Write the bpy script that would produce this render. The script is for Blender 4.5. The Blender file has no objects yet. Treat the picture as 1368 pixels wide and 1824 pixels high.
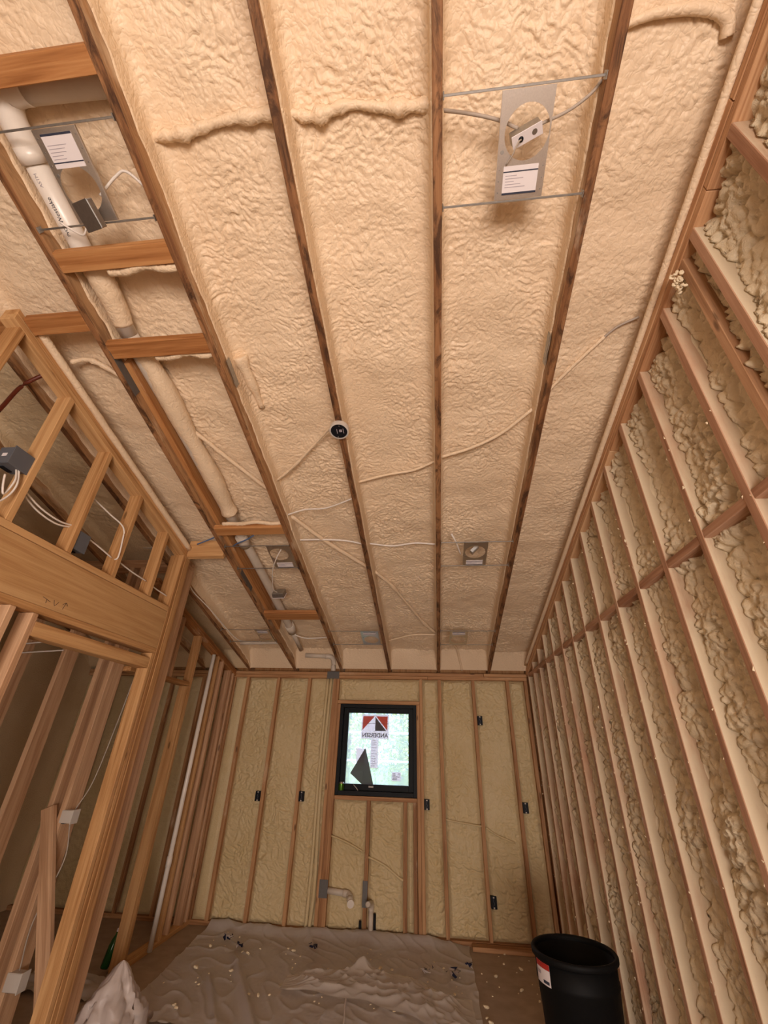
import bpy, bmesh, math, random
import numpy as np
from mathutils import Matrix, Vector

C = bpy.context.scene.collection
random.seed(7)
RNG = np.random.default_rng(11)

# ------------------------------------------------------------------ camera, world, lights, exposure
F_PX, PITCH, ROLL, YAW, CAM_H = 744.8, 0.5131, 0.0314, 0.1202, 1.62
cd = bpy.data.cameras.new('camera'); cam = bpy.data.objects.new('camera', cd); C.objects.link(cam)
cd.sensor_fit = 'HORIZONTAL'; cd.sensor_width = 36.0; cd.lens = F_PX / 1368 * 36.0
cd.clip_start = 0.02; cd.clip_end = 300
_fw = Vector((-math.sin(YAW)*math.cos(PITCH), math.cos(YAW)*math.cos(PITCH), math.sin(PITCH)))
_r = Vector((math.cos(YAW), math.sin(YAW), 0)); _u = _r.cross(_fw)
_r2 = _r*math.cos(ROLL) + _u*math.sin(ROLL); _u2 = _u*math.cos(ROLL) - _r*math.sin(ROLL)
cam.matrix_world = Matrix(((_r2.x, _u2.x, -_fw.x, 0), (_r2.y, _u2.y, -_fw.y, 0), (_r2.z, _u2.z, -_fw.z, CAM_H), (0, 0, 0, 1)))
sc = bpy.context.scene; sc.camera = cam
sc.view_settings.view_transform = 'Standard'; sc.view_settings.look = 'None'
sc.view_settings.gamma = 1.0; sc.view_settings.use_curve_mapping = False
sc.view_settings.exposure = 0.54

w = bpy.data.worlds.new('sky'); sc.world = w; w.use_nodes = True
bg = w.node_tree.nodes['Background']; bg.inputs[0].default_value = (0.60, 0.76, 1.0, 1); bg.inputs[1].default_value = 3.2
sd = bpy.data.lights.new('sun', 'SUN'); sd.energy = 5.5; sd.angle = 0.02; sd.color = (1, 0.95, 0.85)
so = bpy.data.objects.new('sun', sd); C.objects.link(so)
so.rotation_euler = Vector((-0.25, 0.6, -0.75)).to_track_quat('-Z', 'Y').to_euler()

def area(name, loc, direction, sx, sy, power, col):
    d = bpy.data.lights.new(name, 'AREA'); d.shape = 'RECTANGLE'; d.size = sx; d.size_y = sy
    d.energy = power; d.color = col
    o = bpy.data.objects.new(name, d); C.objects.link(o); o.location = loc
    o.rotation_euler = Vector(direction).to_track_quat('-Z', 'Z').to_euler()
    return o
area('daylight_side_opening', (1.0, -1.7, 1.15), (-1, 0.9, 0.0), 1.6, 2.0, 42, (1.0, 0.89, 0.835))
area('daylight_rear_opening', (0.2, -2.85, 1.05), (0.0, 1, 0.45), 1.7, 1.9, 150, (1.0, 0.89, 0.835))

# ------------------------------------------------------------------ dimensions
D = 5.525                       # inner face of the back wall
TS = 0.2512                     # roof slope (3 in 12)
SL = math.atan(TS)
def zu(y): return 2.4577 + TS*(D - y)     # underside of the rafters
XR = 1.125                      # right wall, inner edge of the studs
XP = -2.105                     # partition with the door header
X2 = -2.53                      # wall further on, left
R_X = {-2: -2.99, -1: -2.38, 0: -1.771, 1: -1.161, 2: -0.551, 3: 0.058, 4: 0.668}   # left faces of rafters

# ------------------------------------------------------------------ helpers
def link(o, parent=None):
    C.objects.link(o)
    if parent is not None: o.parent = parent
    return o
def tag(o, label=None, cat=None, group=None, kind=None):
    if label: o['label'] = label
    if cat: o['category'] = cat
    if group: o['group'] = group
    if kind: o['kind'] = kind
    return o
def empty(name, loc=(0, 0, 0), rot=None):
    o = bpy.data.objects.new(name, None); C.objects.link(o); o.location = loc; o.empty_display_size = 0.05
    if rot is not None: o.rotation_euler = rot
    return o
def mesh_obj(name, me, mat, parent=None, smooth=False):
    if mat is not None: me.materials.append(mat)
    if smooth: me.polygons.foreach_set('use_smooth', [p.loop_total <= 4 for p in me.polygons])
    return link(bpy.data.objects.new(name, me), parent)
def bm_obj(name, bm, mat, parent=None, smooth=False):
    bmesh.ops.recalc_face_normals(bm, faces=bm.faces[:])
    me = bpy.data.meshes.new(name); bm.to_mesh(me); bm.free()
    return mesh_obj(name, me, mat, parent, smooth)
def add_box(bm, x0, x1, y0, y1, z0, z1, bev=0.0):
    vs = [bm.verts.new(p) for p in ((x0,y0,z0),(x1,y0,z0),(x1,y1,z0),(x0,y1,z0),(x0,y0,z1),(x1,y0,z1),(x1,y1,z1),(x0,y1,z1))]
    fs = [bm.faces.new([vs[i] for i in f]) for f in ((3,2,1,0),(4,5,6,7),(0,1,5,4),(1,2,6,5),(2,3,7,6),(3,0,4,7))]
    if bev: bmesh.ops.bevel(bm, geom=list({e for f in fs for e in f.edges}), offset=bev, segments=1, affect='EDGES')
def boxo(name, x0, x1, y0, y1, z0, z1, mat, parent=None, bev=0.002):
    bm = bmesh.new(); add_box(bm, x0, x1, y0, y1, z0, z1, bev)
    return bm_obj(name, bm, mat, parent)
def beam(parent, name, x0, x1, y0, y1, z0, z1, axis, mat, bev=0.0025, side=None):
    """A board. z0/z1 are numbers or functions of y; its own Z runs along the grain."""
    f0 = z0 if callable(z0) else (lambda y: z0); f1 = z1 if callable(z1) else (lambda y: z1)
    P = [Vector((x, y, f(y))) for f in (f0, f1) for (x, y) in ((x0,y0),(x1,y0),(x1,y1),(x0,y1))]
    if axis == 'z': ez, ex = Vector((0,0,1)), Vector((1,0,0))
    elif axis == 'x': ez, ex = Vector((1,0,0)), Vector((0,1,0))
    else:
        ez = (P[3]-P[0]).normalized(); ex = Vector((1,0,0))
    ey = ez.cross(ex); o = P[0].copy()
    R = Matrix((ex, ey, ez))                       # world -> local
    j = lambda: random.uniform(-0.0012, 0.0012)
    bm = bmesh.new()
    vs = [bm.verts.new(R @ (p - o) + Vector((j(), j(), 0))) for p in P]
    for f in ((3,2,1,0),(4,5,6,7),(0,1,5,4),(1,2,6,5),(2,3,7,6),(3,0,4,7)): bm.faces.new([vs[i] for i in f])
    bmesh.ops.bevel(bm, geom=bm.edges[:], offset=bev, segments=1, affect='EDGES')
    ob = bm_obj(name, bm, mat, parent)
    if side is not None:                       # faces turned to the neighbouring bays carry the overspray
        ob.data.materials.append(side)
        for f in ob.data.polygons:
            if abs(f.normal.y if axis == 'z' else f.normal.x) > 0.8: f.material_index = 1
    M = R.transposed().to_4x4(); M.translation = o; ob.matrix_local = M
    return ob
def catmull(pts, n=8):
    P = [np.array(p, float) for p in pts]
    if len(P) == 2:
        return [P[0]*(1-t)+P[1]*t for t in np.linspace(0, 1, n+1)]
    P = [2*P[0]-P[1]] + P + [2*P[-1]-P[-2]]; out = []
    for i in range(1, len(P)-2):
        for k in range(n):
            t = k/n
            out.append(0.5*((2*P[i]) + (-P[i-1]+P[i+1])*t + (2*P[i-1]-5*P[i]+4*P[i+1]-P[i+2])*t*t + (-P[i-1]+3*P[i]-3*P[i+1]+P[i+2])*t**3))
    out.append(P[-2]); return out
def add_tube(bm, pts, r, sides=8, jit=0.0, caps=True):
    rings = []; up = Vector((0, 0, 1)); n = len(pts)
    for i, p in enumerate(pts):
        a = Vector(pts[max(i-1, 0)]); b = Vector(pts[min(i+1, n-1)]); t = (b-a).normalized()
        if abs(t.z) > 0.95: up = Vector((1, 0, 0))
        s = t.cross(up).normalized(); q = s.cross(t)
        rr = r(i/(n-1)) if callable(r) else r
        ring = []
        for k in range(sides):
            a_ = 2*math.pi*k/sides; e = rr*(1 + (random.uniform(-jit, jit) if jit else 0))
            ring.append(bm.verts.new(Vector(p) + (s*math.cos(a_) + q*math.sin(a_))*e))
        rings.append(ring)
    for a, b in zip(rings, rings[1:]):
        for k in range(sides): bm.faces.new((a[k], a[(k+1) % sides], b[(k+1) % sides], b[k]))
    if caps: bm.faces.new(rings[0][::-1]); bm.faces.new(rings[-1])
def tube(name, pts, r, mat, parent=None, sides=8, n=8, jit=0.0):
    o = Vector(pts[0]) if parent is None else Vector((0, 0, 0))
    bm = bmesh.new(); add_tube(bm, [Vector(p)-o for p in catmull(pts, n)], r, sides, jit)
    ob = bm_obj(name, bm, mat, parent, True)
    if parent is None: ob.location = o
    return ob
def lathe(bm, prof, n=32, axis_shift=(0, 0, 0)):
    rings = []
    for r, z in prof:
        rings.append([bm.verts.new((axis_shift[0]+r*math.cos(2*math.pi*k/n), axis_shift[1]+r*math.sin(2*math.pi*k/n), axis_shift[2]+z)) for k in range(n)])
    for a, b in zip(rings, rings[1:]):
        for k in range(n): bm.faces.new((a[k], a[(k+1) % n], b[(k+1) % n], b[k]))
    return rings
def grid_mesh(name, P, mat, parent=None, smooth=True):
    nv, nu = P.shape[:2]
    me = bpy.data.meshes.new(name)
    me.vertices.add(nv*nu); me.vertices.foreach_set('co', P.reshape(-1).astype(np.float32))
    i = np.arange(nv*nu).reshape(nv, nu)
    q = np.stack([i[:-1, :-1], i[:-1, 1:], i[1:, 1:], i[1:, :-1]], -1).reshape(-1, 4)
    m = len(q); me.loops.add(m*4); me.polygons.add(m)
    me.loops.foreach_set('vertex_index', q.reshape(-1).astype(np.int32))
    me.polygons.foreach_set('loop_start', (np.arange(m)*4).astype(np.int32))
    me.polygons.foreach_set('loop_total', np.full(m, 4, np.int32))
    me.polygons.foreach_set('use_smooth', np.full(m, smooth))
    me.update(); me.validate()
    return mesh_obj(name, me, mat, parent)

# numpy noise
_PT = np.random.default_rng(3).permutation(512).astype(np.int64)
def _h(ix, iy, s): return _PT[(_PT[(ix + s*37) & 511] + iy) & 511]
def perlin(x, y, seed=0):
    ix = np.floor(x).astype(np.int64); iy = np.floor(y).astype(np.int64); fx = x-ix; fy = y-iy
    ux = fx**3*(fx*(fx*6-15)+10); uy = fy**3*(fy*(fy*6-15)+10)
    def g(a, b):
        th = _h(ix+a, iy+b, seed)*(2*np.pi/512)
        return np.cos(th)*(fx-a) + np.sin(th)*(fy-b)
    return ((g(0,0)*(1-ux)+g(1,0)*ux)*(1-uy) + (g(0,1)*(1-ux)+g(1,1)*ux)*uy)*1.5
def billow(x, y, seed=0): return np.abs(perlin(x, y, seed))**0.62
def worley(x, y, seed=0):
    ix = np.floor(x).astype(np.int64); iy = np.floor(y).astype(np.int64); best = np.full(x.shape, 9.0)
    for a in (-1, 0, 1):
        for b in (-1, 0, 1):
            h = _h(ix+a, iy+b, seed); h2 = _PT[(h+91) & 511]
            dx = ix+a+h/512.0-x; dy = iy+b+h2/512.0-y
            best = np.minimum(best, dx*dx+dy*dy)
    return np.sqrt(best)
def foam_wrinkle(a, b, seed=0, A=0.010):
    """wormy foam skin; a runs along the wrinkles, b across them"""
    wa = a + 0.05*perlin(a*7, b*7, seed+1) + 0.012*perlin(a*25, b*25, seed+2)
    wb = b + 0.05*perlin(a*6+9, b*6, seed+3) + 0.012*perlin(a*27, b*27+5, seed+4)
    amp = np.clip(0.75 + 0.75*perlin(a*2.4, b*2.4, seed+5), 0.2, 1.35)
    h = 0.40*A*billow(wa*8.5, wb*15, seed+6) + 0.58*A*billow(wa*22, wb*34, seed+7) + 0.45*A*(1-np.clip(worley(wa*42, wb*54, seed+10)/0.8, 0, 1)**2)
    return h*amp + 0.012*perlin(a*2.2, b*3.2, seed+8) + 0.006*perlin(a*6, b*8, seed+9)
def foam_lump(a, b, seed=0, A=0.02):
    wa = a + 0.016*perlin(a*18, b*18, seed+1); wb = b + 0.016*perlin(a*18+3, b*18, seed+2)
    f = worley(wa*24, wb*20, seed+3); f2 = worley(wa*52, wb*46, seed+4)
    big = np.clip(0.9 + 0.6*perlin(a*3, b*3, seed+5), 0.6, 1.35)
    return big*(A*np.sqrt(np.clip(1-(f/0.75)**2, 0, 1)) + 0.6*A*np.sqrt(np.clip(1-(f2/0.85)**2, 0, 1))) + 0.012*perlin(a*3.5, b*3, seed+6)
def displace(P, h):
    du = np.gradient(P, axis=1); dv = np.gradient(P, axis=0)
    n = np.cross(du, dv); n /= np.linalg.norm(n, axis=2, keepdims=True) + 1e-12
    return n

# ------------------------------------------------------------------ materials
def new_mat(name):
    m = bpy.data.materials.new(name); m.use_nodes = True
    nt = m.node_tree; return m, nt, nt.nodes['Principled BSDF']
def N(nt, t, **kw):
    n = nt.nodes.new(t)
    for k, v in kw.items():
        if k in n.inputs: n.inputs[k].default_value = v
        else: setattr(n, k, v)
    return n
def plain(name, col, rough=0.5, metal=0.0, spec=0.5, noise=0.0, nscale=30):
    m, nt, b = new_mat(name)
    b.inputs['Base Color'].default_value = (*col, 1); b.inputs['Roughness'].default_value = rough
    b.inputs['Metallic'].default_value = metal; b.inputs['Specular IOR Level'].default_value = spec
    if noise:
        tc = N(nt, 'ShaderNodeTexCoord'); nz = N(nt, 'ShaderNodeTexNoise', Scale=nscale, Detail=5.0)
        mx = N(nt, 'ShaderNodeMix', data_type='RGBA'); nt.links.new(tc.outputs['Object'], nz.inputs['Vector'])
        nt.links.new(nz.outputs['Fac'], mx.inputs[0])
        mx.inputs[6].default_value = (*[c*(1-noise) for c in col], 1); mx.inputs[7].default_value = (*[min(1, c*(1+noise)) for c in col], 1)
        nt.links.new(mx.outputs[2], b.inputs['Base Color'])
    return m
def foam_mat(name, c1, c2, bump=0.45, bscale=70, rough=0.45):
    m, nt, b = new_mat(name); L = nt.links.new
    tc = N(nt, 'ShaderNodeTexCoord')
    n1 = N(nt, 'ShaderNodeTexNoise', Scale=2.2, Detail=4.0); L(tc.outputs['Object'], n1.inputs['Vector'])
    mx = N(nt, 'ShaderNodeMix', data_type='RGBA'); mx.inputs[6].default_value = (*c1, 1); mx.inputs[7].default_value = (*c2, 1)
    rp = N(nt, 'ShaderNodeMapRange'); rp.inputs[1].default_value = 0.35; rp.inputs[2].default_value = 0.65
    L(n1.outputs['Fac'], rp.inputs[0]); L(rp.outputs[0], mx.inputs[0]); L(mx.outputs[2], b.inputs['Base Color'])
    n2 = N(nt, 'ShaderNodeTexNoise', Scale=bscale*0.5, Detail=0.0); L(tc.outputs['Object'], n2.inputs['Vector'])
    wv = N(nt, 'ShaderNodeMix', data_type='VECTOR'); wv.inputs[0].default_value = 0.03; L(tc.outputs['Object'], wv.inputs[4]); L(n2.outputs['Color'], wv.inputs[5])
    vo = N(nt, 'ShaderNodeTexVoronoi', Scale=bscale); L(wv.outputs[1], vo.inputs['Vector'])
    iv = N(nt, 'ShaderNodeMath', operation='SUBTRACT'); iv.inputs[0].default_value = 1.0; sq = N(nt, 'ShaderNodeMath', operation='POWER'); sq.inputs[1].default_value = 2.0; L(vo.outputs['Distance'], sq.inputs[0]); L(sq.outputs[0], iv.inputs[1])
    bp = N(nt, 'ShaderNodeBump', Strength=bump, Distance=0.006); L(iv.outputs[0], bp.inputs['Height']); L(bp.outputs[0], b.inputs['Normal'])
    b.inputs['Roughness'].default_value = rough; b.inputs['Specular IOR Level'].default_value = 0.35
    return m
def wood_mat(name, dark, mid, light, spray=0.0, stain=0.0, spray_col=(0.78, 0.62, 0.43), spray_scale=1.6, knots=1.0):
    m, nt, b = new_mat(name); L = nt.links.new
    tc = N(nt, 'ShaderNodeTexCoord'); oi = N(nt, 'ShaderNodeObjectInfo')
    mul = N(nt, 'ShaderNodeMath', operation='MULTIPLY'); mul.inputs[1].default_value = 37.0; L(oi.outputs['Random'], mul.inputs[0])
    ad = N(nt, 'ShaderNodeVectorMath', operation='ADD'); L(tc.outputs['Object'], ad.inputs[0]); L(mul.outputs[0], ad.inputs[1])
    def mp(s):
        k = N(nt, 'ShaderNodeMapping'); k.inputs['Scale'].default_value = s; L(ad.outputs[0], k.inputs['Vector']); return k.outputs[0]
    g = N(nt, 'ShaderNodeTexNoise', Scale=1.0, Detail=5.0, Distortion=0.8); L(mp((28, 28, 1.3)), g.inputs['Vector'])
    gf = N(nt, 'ShaderNodeTexNoise', Scale=1.0, Detail=3.0); L(mp((160, 160, 4)), gf.inputs['Vector'])
    mg = N(nt, 'ShaderNodeMath', operation='MULTIPLY_ADD'); mg.inputs[1].default_value = 0.35; L(gf.outputs['Fac'], mg.inputs[0]); 
    sb = N(nt, 'ShaderNodeMath', operation='SUBTRACT'); sb.inputs[1].default_value = 0.17; L(g.outputs['Fac'], sb.inputs[0]); L(sb.outputs[0], mg.inputs[2])
    vr = N(nt, 'ShaderNodeMath', operation='MULTIPLY_ADD'); vr.inputs[1].default_value = 0.22; L(oi.outputs['Random'], vr.inputs[0])
    sb2 = N(nt, 'ShaderNodeMath', operation='SUBTRACT'); sb2.inputs[1].default_value = 0.11; L(mg.outputs[0], sb2.inputs[0]); L(sb2.outputs[0], vr.inputs[2])
    cr = N(nt, 'ShaderNodeValToRGB'); e = cr.color_ramp.elements
    e[0].position = 0.28; e[0].color = (*dark, 1); e[1].position = 0.68; e[1].color = (*light, 1)
    k = e.new(0.47); k.color = (*mid, 1)
    L(vr.outputs[0], cr.inputs[0]); col = cr.outputs[0]
    if knots:
        v = N(nt, 'ShaderNodeTexVoronoi', Scale=1.0); L(mp((10, 10, 3.0)), v.inputs['Vector'])
        kr = N(nt, 'ShaderNodeMapRange'); kr.inputs[1].default_value = 0.07; kr.inputs[2].default_value = 0.13; kr.inputs[3].default_value = 0.75*knots; kr.inputs[4].default_value = 0.0
        sepc = N(nt, 'ShaderNodeSeparateColor'); L(v.outputs['Color'], sepc.inputs[0]); gt = N(nt, 'ShaderNodeMath', operation='LESS_THAN'); gt.inputs[1].default_value = 0.6; L(sepc.outputs[0], gt.inputs[0])
        ofs = N(nt, 'ShaderNodeMath', operation='ADD'); L(v.outputs['Distance'], ofs.inputs[0]); L(gt.outputs[0], ofs.inputs[1]); L(ofs.outputs[0], kr.inputs[0])
        mk = N(nt, 'ShaderNodeMix', data_type='RGBA'); L(kr.outputs[0], mk.inputs[0]); L(col, mk.inputs[6]); mk.inputs[7].default_value = (*[c*0.35 for c in dark], 1); col = mk.outputs[2]
    if stain:
        s = N(nt, 'ShaderNodeTexNoise', Scale=1.0, Detail=6.0, Roughness=0.7, Distortion=1.2); L(mp((14, 14, 4.5)), s.inputs['Vector'])
        sr = N(nt, 'ShaderNodeMapRange'); sr.inputs[1].default_value = 0.47; sr.inputs[2].default_value = 0.62; sr.inputs[4].default_value = stain; L(s.outputs['Fac'], sr.inputs[0])
        ms = N(nt, 'ShaderNodeMix', data_type='RGBA'); L(sr.outputs[0], ms.inputs[0]); L(col, ms.inputs[6]); ms.inputs[7].default_value = (0.045, 0.020, 0.010, 1); col = ms.outputs[2]
    if spray:
        s = N(nt, 'ShaderNodeTexNoise', Scale=1.0, Detail=6.0, Roughness=0.65); L(mp((spray_scale*3, spray_scale*3, spray_scale)), s.inputs['Vector'])
        sr = N(nt, 'ShaderNodeMapRange'); sr.inputs[1].default_value = 0.72-0.5*spray; sr.inputs[2].default_value = 0.92-0.5*spray; sr.inputs[4].default_value = 0.92; L(s.outputs['Fac'], sr.inputs[0])
        ms = N(nt, 'ShaderNodeMix', data_type='RGBA'); L(sr.outputs[0], ms.inputs[0]); L(col, ms.inputs[6]); ms.inputs[7].default_value = (*spray_col, 1); col = ms.outputs[2]
    L(col, b.inputs['Base Color']); b.inputs['Roughness'].default_value = 0.62; b.inputs['Specular IOR Level'].default_value = 0.3
    bp = N(nt, 'ShaderNodeBump', Strength=0.25, Distance=0.002); L(gf.outputs['Fac'], bp.inputs['Height']); L(bp.outputs[0], b.inputs['Normal'])
    return m
M = {}
M['foam'] = foam_mat('ceiling spray foam', (0.78, 0.59, 0.395), (0.82, 0.635, 0.435))
M['foam_back'] = foam_mat('shade darkened yellow foam', (0.62, 0.475, 0.25), (0.66, 0.52, 0.295))  # same foam as the ceiling, colour lowered for the dimmer back wall
M['foam_right'] = foam_mat('right wall spray foam', (0.72, 0.60, 0.41), (0.78, 0.665, 0.47), bump=0.35, bscale=110, rough=0.38)
M['foam_dim'] = foam_mat('shade toned side room foam', (0.60, 0.43, 0.25), (0.66, 0.50, 0.31))  # ceiling foam colour darkened to stand for the side room's shade
M['rafter'] = wood_mat('weathered rafter wood', (0.13, 0.052, 0.02), (0.23, 0.10, 0.04), (0.36, 0.175, 0.075), spray=0.2, stain=0.85)
M['rafter_side'] = wood_mat('rafter side wood', (0.24, 0.11, 0.045), (0.38, 0.20, 0.09), (0.50, 0.29, 0.14), spray=0.36, stain=0.35)
M['fir'] = wood_mat('fresh fir', (0.36, 0.165, 0.055), (0.52, 0.275, 0.11), (0.65, 0.38, 0.17))
M['fir_pink'] = wood_mat('pinkish fir', (0.36, 0.19, 0.095), (0.52, 0.30, 0.165), (0.64, 0.40, 0.235))
M['block'] = wood_mat('orange blocking wood', (0.28, 0.105, 0.03), (0.42, 0.18, 0.06), (0.52, 0.255, 0.095), spray=0.15)
M['lvl'] = wood_mat('laminated header wood', (0.47, 0.25, 0.10), (0.56, 0.325, 0.14), (0.62, 0.375, 0.175), knots=0)
M['stud_back'] = wood_mat('back wall stud wood', (0.26, 0.115, 0.045), (0.42, 0.21, 0.09), (0.54, 0.30, 0.14), spray=0.2)
M['stud_right'] = wood_mat('oversprayed right stud', (0.34, 0.165, 0.09), (0.48, 0.265, 0.16), (0.58, 0.35, 0.225), spray=0.18, spray_scale=1.1, knots=0.6)
M['stud_right_side'] = wood_mat('foam dusted stud side', (0.40, 0.20, 0.115), (0.54, 0.315, 0.195), (0.60, 0.385, 0.25), spray=0.76, spray_col=(0.68, 0.565, 0.39), spray_scale=1.0, knots=0.4)
M['plate_right'] = wood_mat('right plate wood', (0.42, 0.20, 0.09), (0.58, 0.32, 0.16), (0.68, 0.42, 0.23), spray=0.22)
M['steel'] = plain('galvanised steel', (0.72, 0.69, 0.66), 0.38, 1.0, noise=0.12, nscale=160)
M['steel_rough'] = plain('dull zinc', (0.42, 0.41, 0.39), 0.5, 1.0, noise=0.2, nscale=60)
M['guard'] = plain('dusty grey guard steel', (0.13, 0.12, 0.11), 0.55, 0.3, noise=0.15, nscale=40)
M['pvc'] = plain('white pipe plastic', (0.80, 0.72, 0.63), 0.28, noise=0.04, nscale=8)
M['pvc_dusty'] = plain('dusty pipe plastic', (0.62, 0.53, 0.43), 0.45, noise=0.12, nscale=14)
M['wire'] = plain('white cable jacket', (0.80, 0.72, 0.64), 0.45)
M['wire_grey'] = plain('grey dusted cable', (0.42, 0.34, 0.27), 0.6)
M['wire_blue'] = plain('blue cable jacket', (0.10, 0.16, 0.30), 0.45)
M['pex'] = plain('red water pipe', (0.17, 0.032, 0.016), 0.4)
M['paper'] = plain('label paper', (0.80, 0.73, 0.72), 0.6)
M['ink'] = plain('dark ink', (0.03, 0.035, 0.06), 0.6)
M['ink_soft'] = plain('pale print', (0.42, 0.37, 0.40), 0.6)
M['black'] = plain('black window frame', (0.006, 0.007, 0.008), 0.55, spec=0.2)
M['bin'] = plain('black bin plastic', (0.005, 0.005, 0.005), 0.6, spec=0.15, noise=0.3, nscale=60)
M['box_dark'] = plain('dark outlet box', (0.008, 0.008, 0.011), 0.55, spec=0.2)
M['box_grey'] = plain('grey box plastic', (0.11, 0.115, 0.13), 0.5)
M['box_white'] = plain('pale box plastic', (0.60, 0.53, 0.46), 0.5)
M['red'] = plain('red print', (0.45, 0.03, 0.02), 0.5)
M['blue_bit'] = plain('navy plastic scrap', (0.03, 0.04, 0.10), 0.4)
M['subfloor'] = plain('dusty subfloor', (0.38, 0.285, 0.21), 0.8, noise=0.3, nscale=9)
M['unseen_wall'] = plain('plain rear wall', (0.50, 0.42, 0.33), 0.8, noise=0.06, nscale=3)
M['crumb'] = plain('pale foam crumb', (0.82, 0.68, 0.46), 0.7)
M['pencil'] = plain('pencil', (0.10, 0.06, 0.04), 0.7)

def film_mat(name, col, alpha, rough, transl=0.4):
    m, nt, b = new_mat(name); L = nt.links.new
    out = nt.nodes['Material Output']; tr = N(nt, 'ShaderNodeBsdfTransparent'); tl = N(nt, 'ShaderNodeBsdfTranslucent')
    tl.inputs[0].default_value = (*col, 1)
    b.inputs['Base Color'].default_value = (*col, 1); b.inputs['Roughness'].default_value = rough
    a = N(nt, 'ShaderNodeMixShader'); a.inputs[0].default_value = transl; L(b.outputs[0], a.inputs[1]); L(tl.outputs[0], a.inputs[2])
    c = N(nt, 'ShaderNodeMixShader'); c.inputs[0].default_value = alpha; L(tr.outputs[0], c.inputs[1]); L(a.outputs[0], c.inputs[2]); L(c.outputs[0], out.inputs[0])
    return m
M['sheet'] = film_mat('dusty plastic sheet', (0.62, 0.57, 0.54), 0.95, 0.42, 0.1)
M['clear'] = film_mat('crumpled clear plastic', (0.80, 0.72, 0.65), 0.52, 0.16, 0.2)
M['bag'] = film_mat('white plastic bag', (0.72, 0.62, 0.57), 0.97, 0.4, 0.25)
M['sticker'] = film_mat('sticker paper', (0.86, 0.72, 0.71), 0.96, 0.6, 0.8)
M['sticker_red'] = film_mat('orange red sticker print', (0.78, 0.16, 0.06), 0.97, 0.6, 0.75)
M['sticker_grey'] = film_mat('dark grey sticker print', (0.055, 0.045, 0.04), 0.98, 0.6, 0.4)
M['peel'] = film_mat('brown grey peeled film', (0.12, 0.095, 0.08), 0.98, 0.5, 0.3)
def glass_mat():
    m, nt, b = new_mat('window glass'); L = nt.links.new; out = nt.nodes['Material Output']
    tr = N(nt, 'ShaderNodeBsdfTransparent'); tr.inputs[0].default_value = (0.90, 0.93, 1.0, 1)
    gl = N(nt, 'ShaderNodeBsdfGlossy'); gl.inputs['Roughness'].default_value = 0.02; fr = N(nt, 'ShaderNodeFresnel')
    tl = N(nt, 'ShaderNodeBsdfTranslucent'); tl.inputs[0].default_value = (0.90, 0.93, 1.0, 1)
    a = N(nt, 'ShaderNodeMixShader'); a.inputs[0].default_value = 0.26; L(tr.outputs[0], a.inputs[1]); L(tl.outputs[0], a.inputs[2])
    c = N(nt, 'ShaderNodeMixShader'); L(fr.outputs[0], c.inputs[0]); L(a.outputs[0], c.inputs[1]); L(gl.outputs[0], c.inputs[2]); L(c.outputs[0], out.inputs[0])
    return m
M['glass'] = glass_mat()

# ------------------------------------------------------------------ floor and room shell
fl = boxo('floor', -4.7, 1.30, -3.1, 5.70, -0.05, 0.0, M['subfloor'], None, 0)
tag(fl, 'brown dusty bare subfloor of the room under renovation', 'floor', kind='structure')
wf = boxo('wall_front', -4.7, 1.30, -3.1, -3.0, 0.0, 5.2, M['unseen_wall'], None, 0)
tag(wf, 'plain end wall behind the viewpoint', 'wall', kind='structure')
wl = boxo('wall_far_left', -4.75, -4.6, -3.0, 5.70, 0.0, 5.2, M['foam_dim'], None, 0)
tag(wl, 'dim foamed outer wall of the side room', 'wall', kind='structure')

# ------------------------------------------------------------------ ceiling: rafters, foam between them, blocking
ceil = tag(empty('ceiling'), 'sloping ceiling of dark rafters filled with cream spray foam', 'ceiling', kind='structure')
bm = bmesh.new(); rd = []
for z in (0.292, 0.312):
    for x, y in ((-4.7, -3.1), (1.3, -3.1), (1.3, 5.7), (-4.7, 5.7)): rd.append(bm.verts.new((x, y, zu(y)+z)))
for f in ((3,2,1,0),(4,5,6,7),(0,1,5,4),(1,2,6,5),(2,3,7,6),(3,0,4,7)): bm.faces.new([rd[i] for i in f])
bm_obj('roof_deck', bm, M['block'], ceil)
for k in sorted(R_X):
    x = R_X[k]
    beam(ceil, 'rafter', x, x+0.038, -3.0, D+0.10, zu, lambda y: zu(y)+0.286, 'y', M['rafter'], side=M['rafter_side'])
beam(ceil, 'rafter', -3.60, -3.562, -3.0, D+0.10, zu, lambda y: zu(y)+0.286, 'y', M['rafter'], side=M['rafter_side'])
beam(ceil, 'rafter', -4.21, -4.172, -3.0, D+0.10, zu, lambda y: zu(y)+0.286, 'y', M['rafter'], side=M['rafter_side'])
# bare board fixed along the rafter beside the pipe
beam(ceil, 'scab_board', -1.733, -1.695, 1.52, 4.60, lambda y: zu(y)+0.055, lambda y: zu(y)+0.19, 'y', M['block'])

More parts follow.
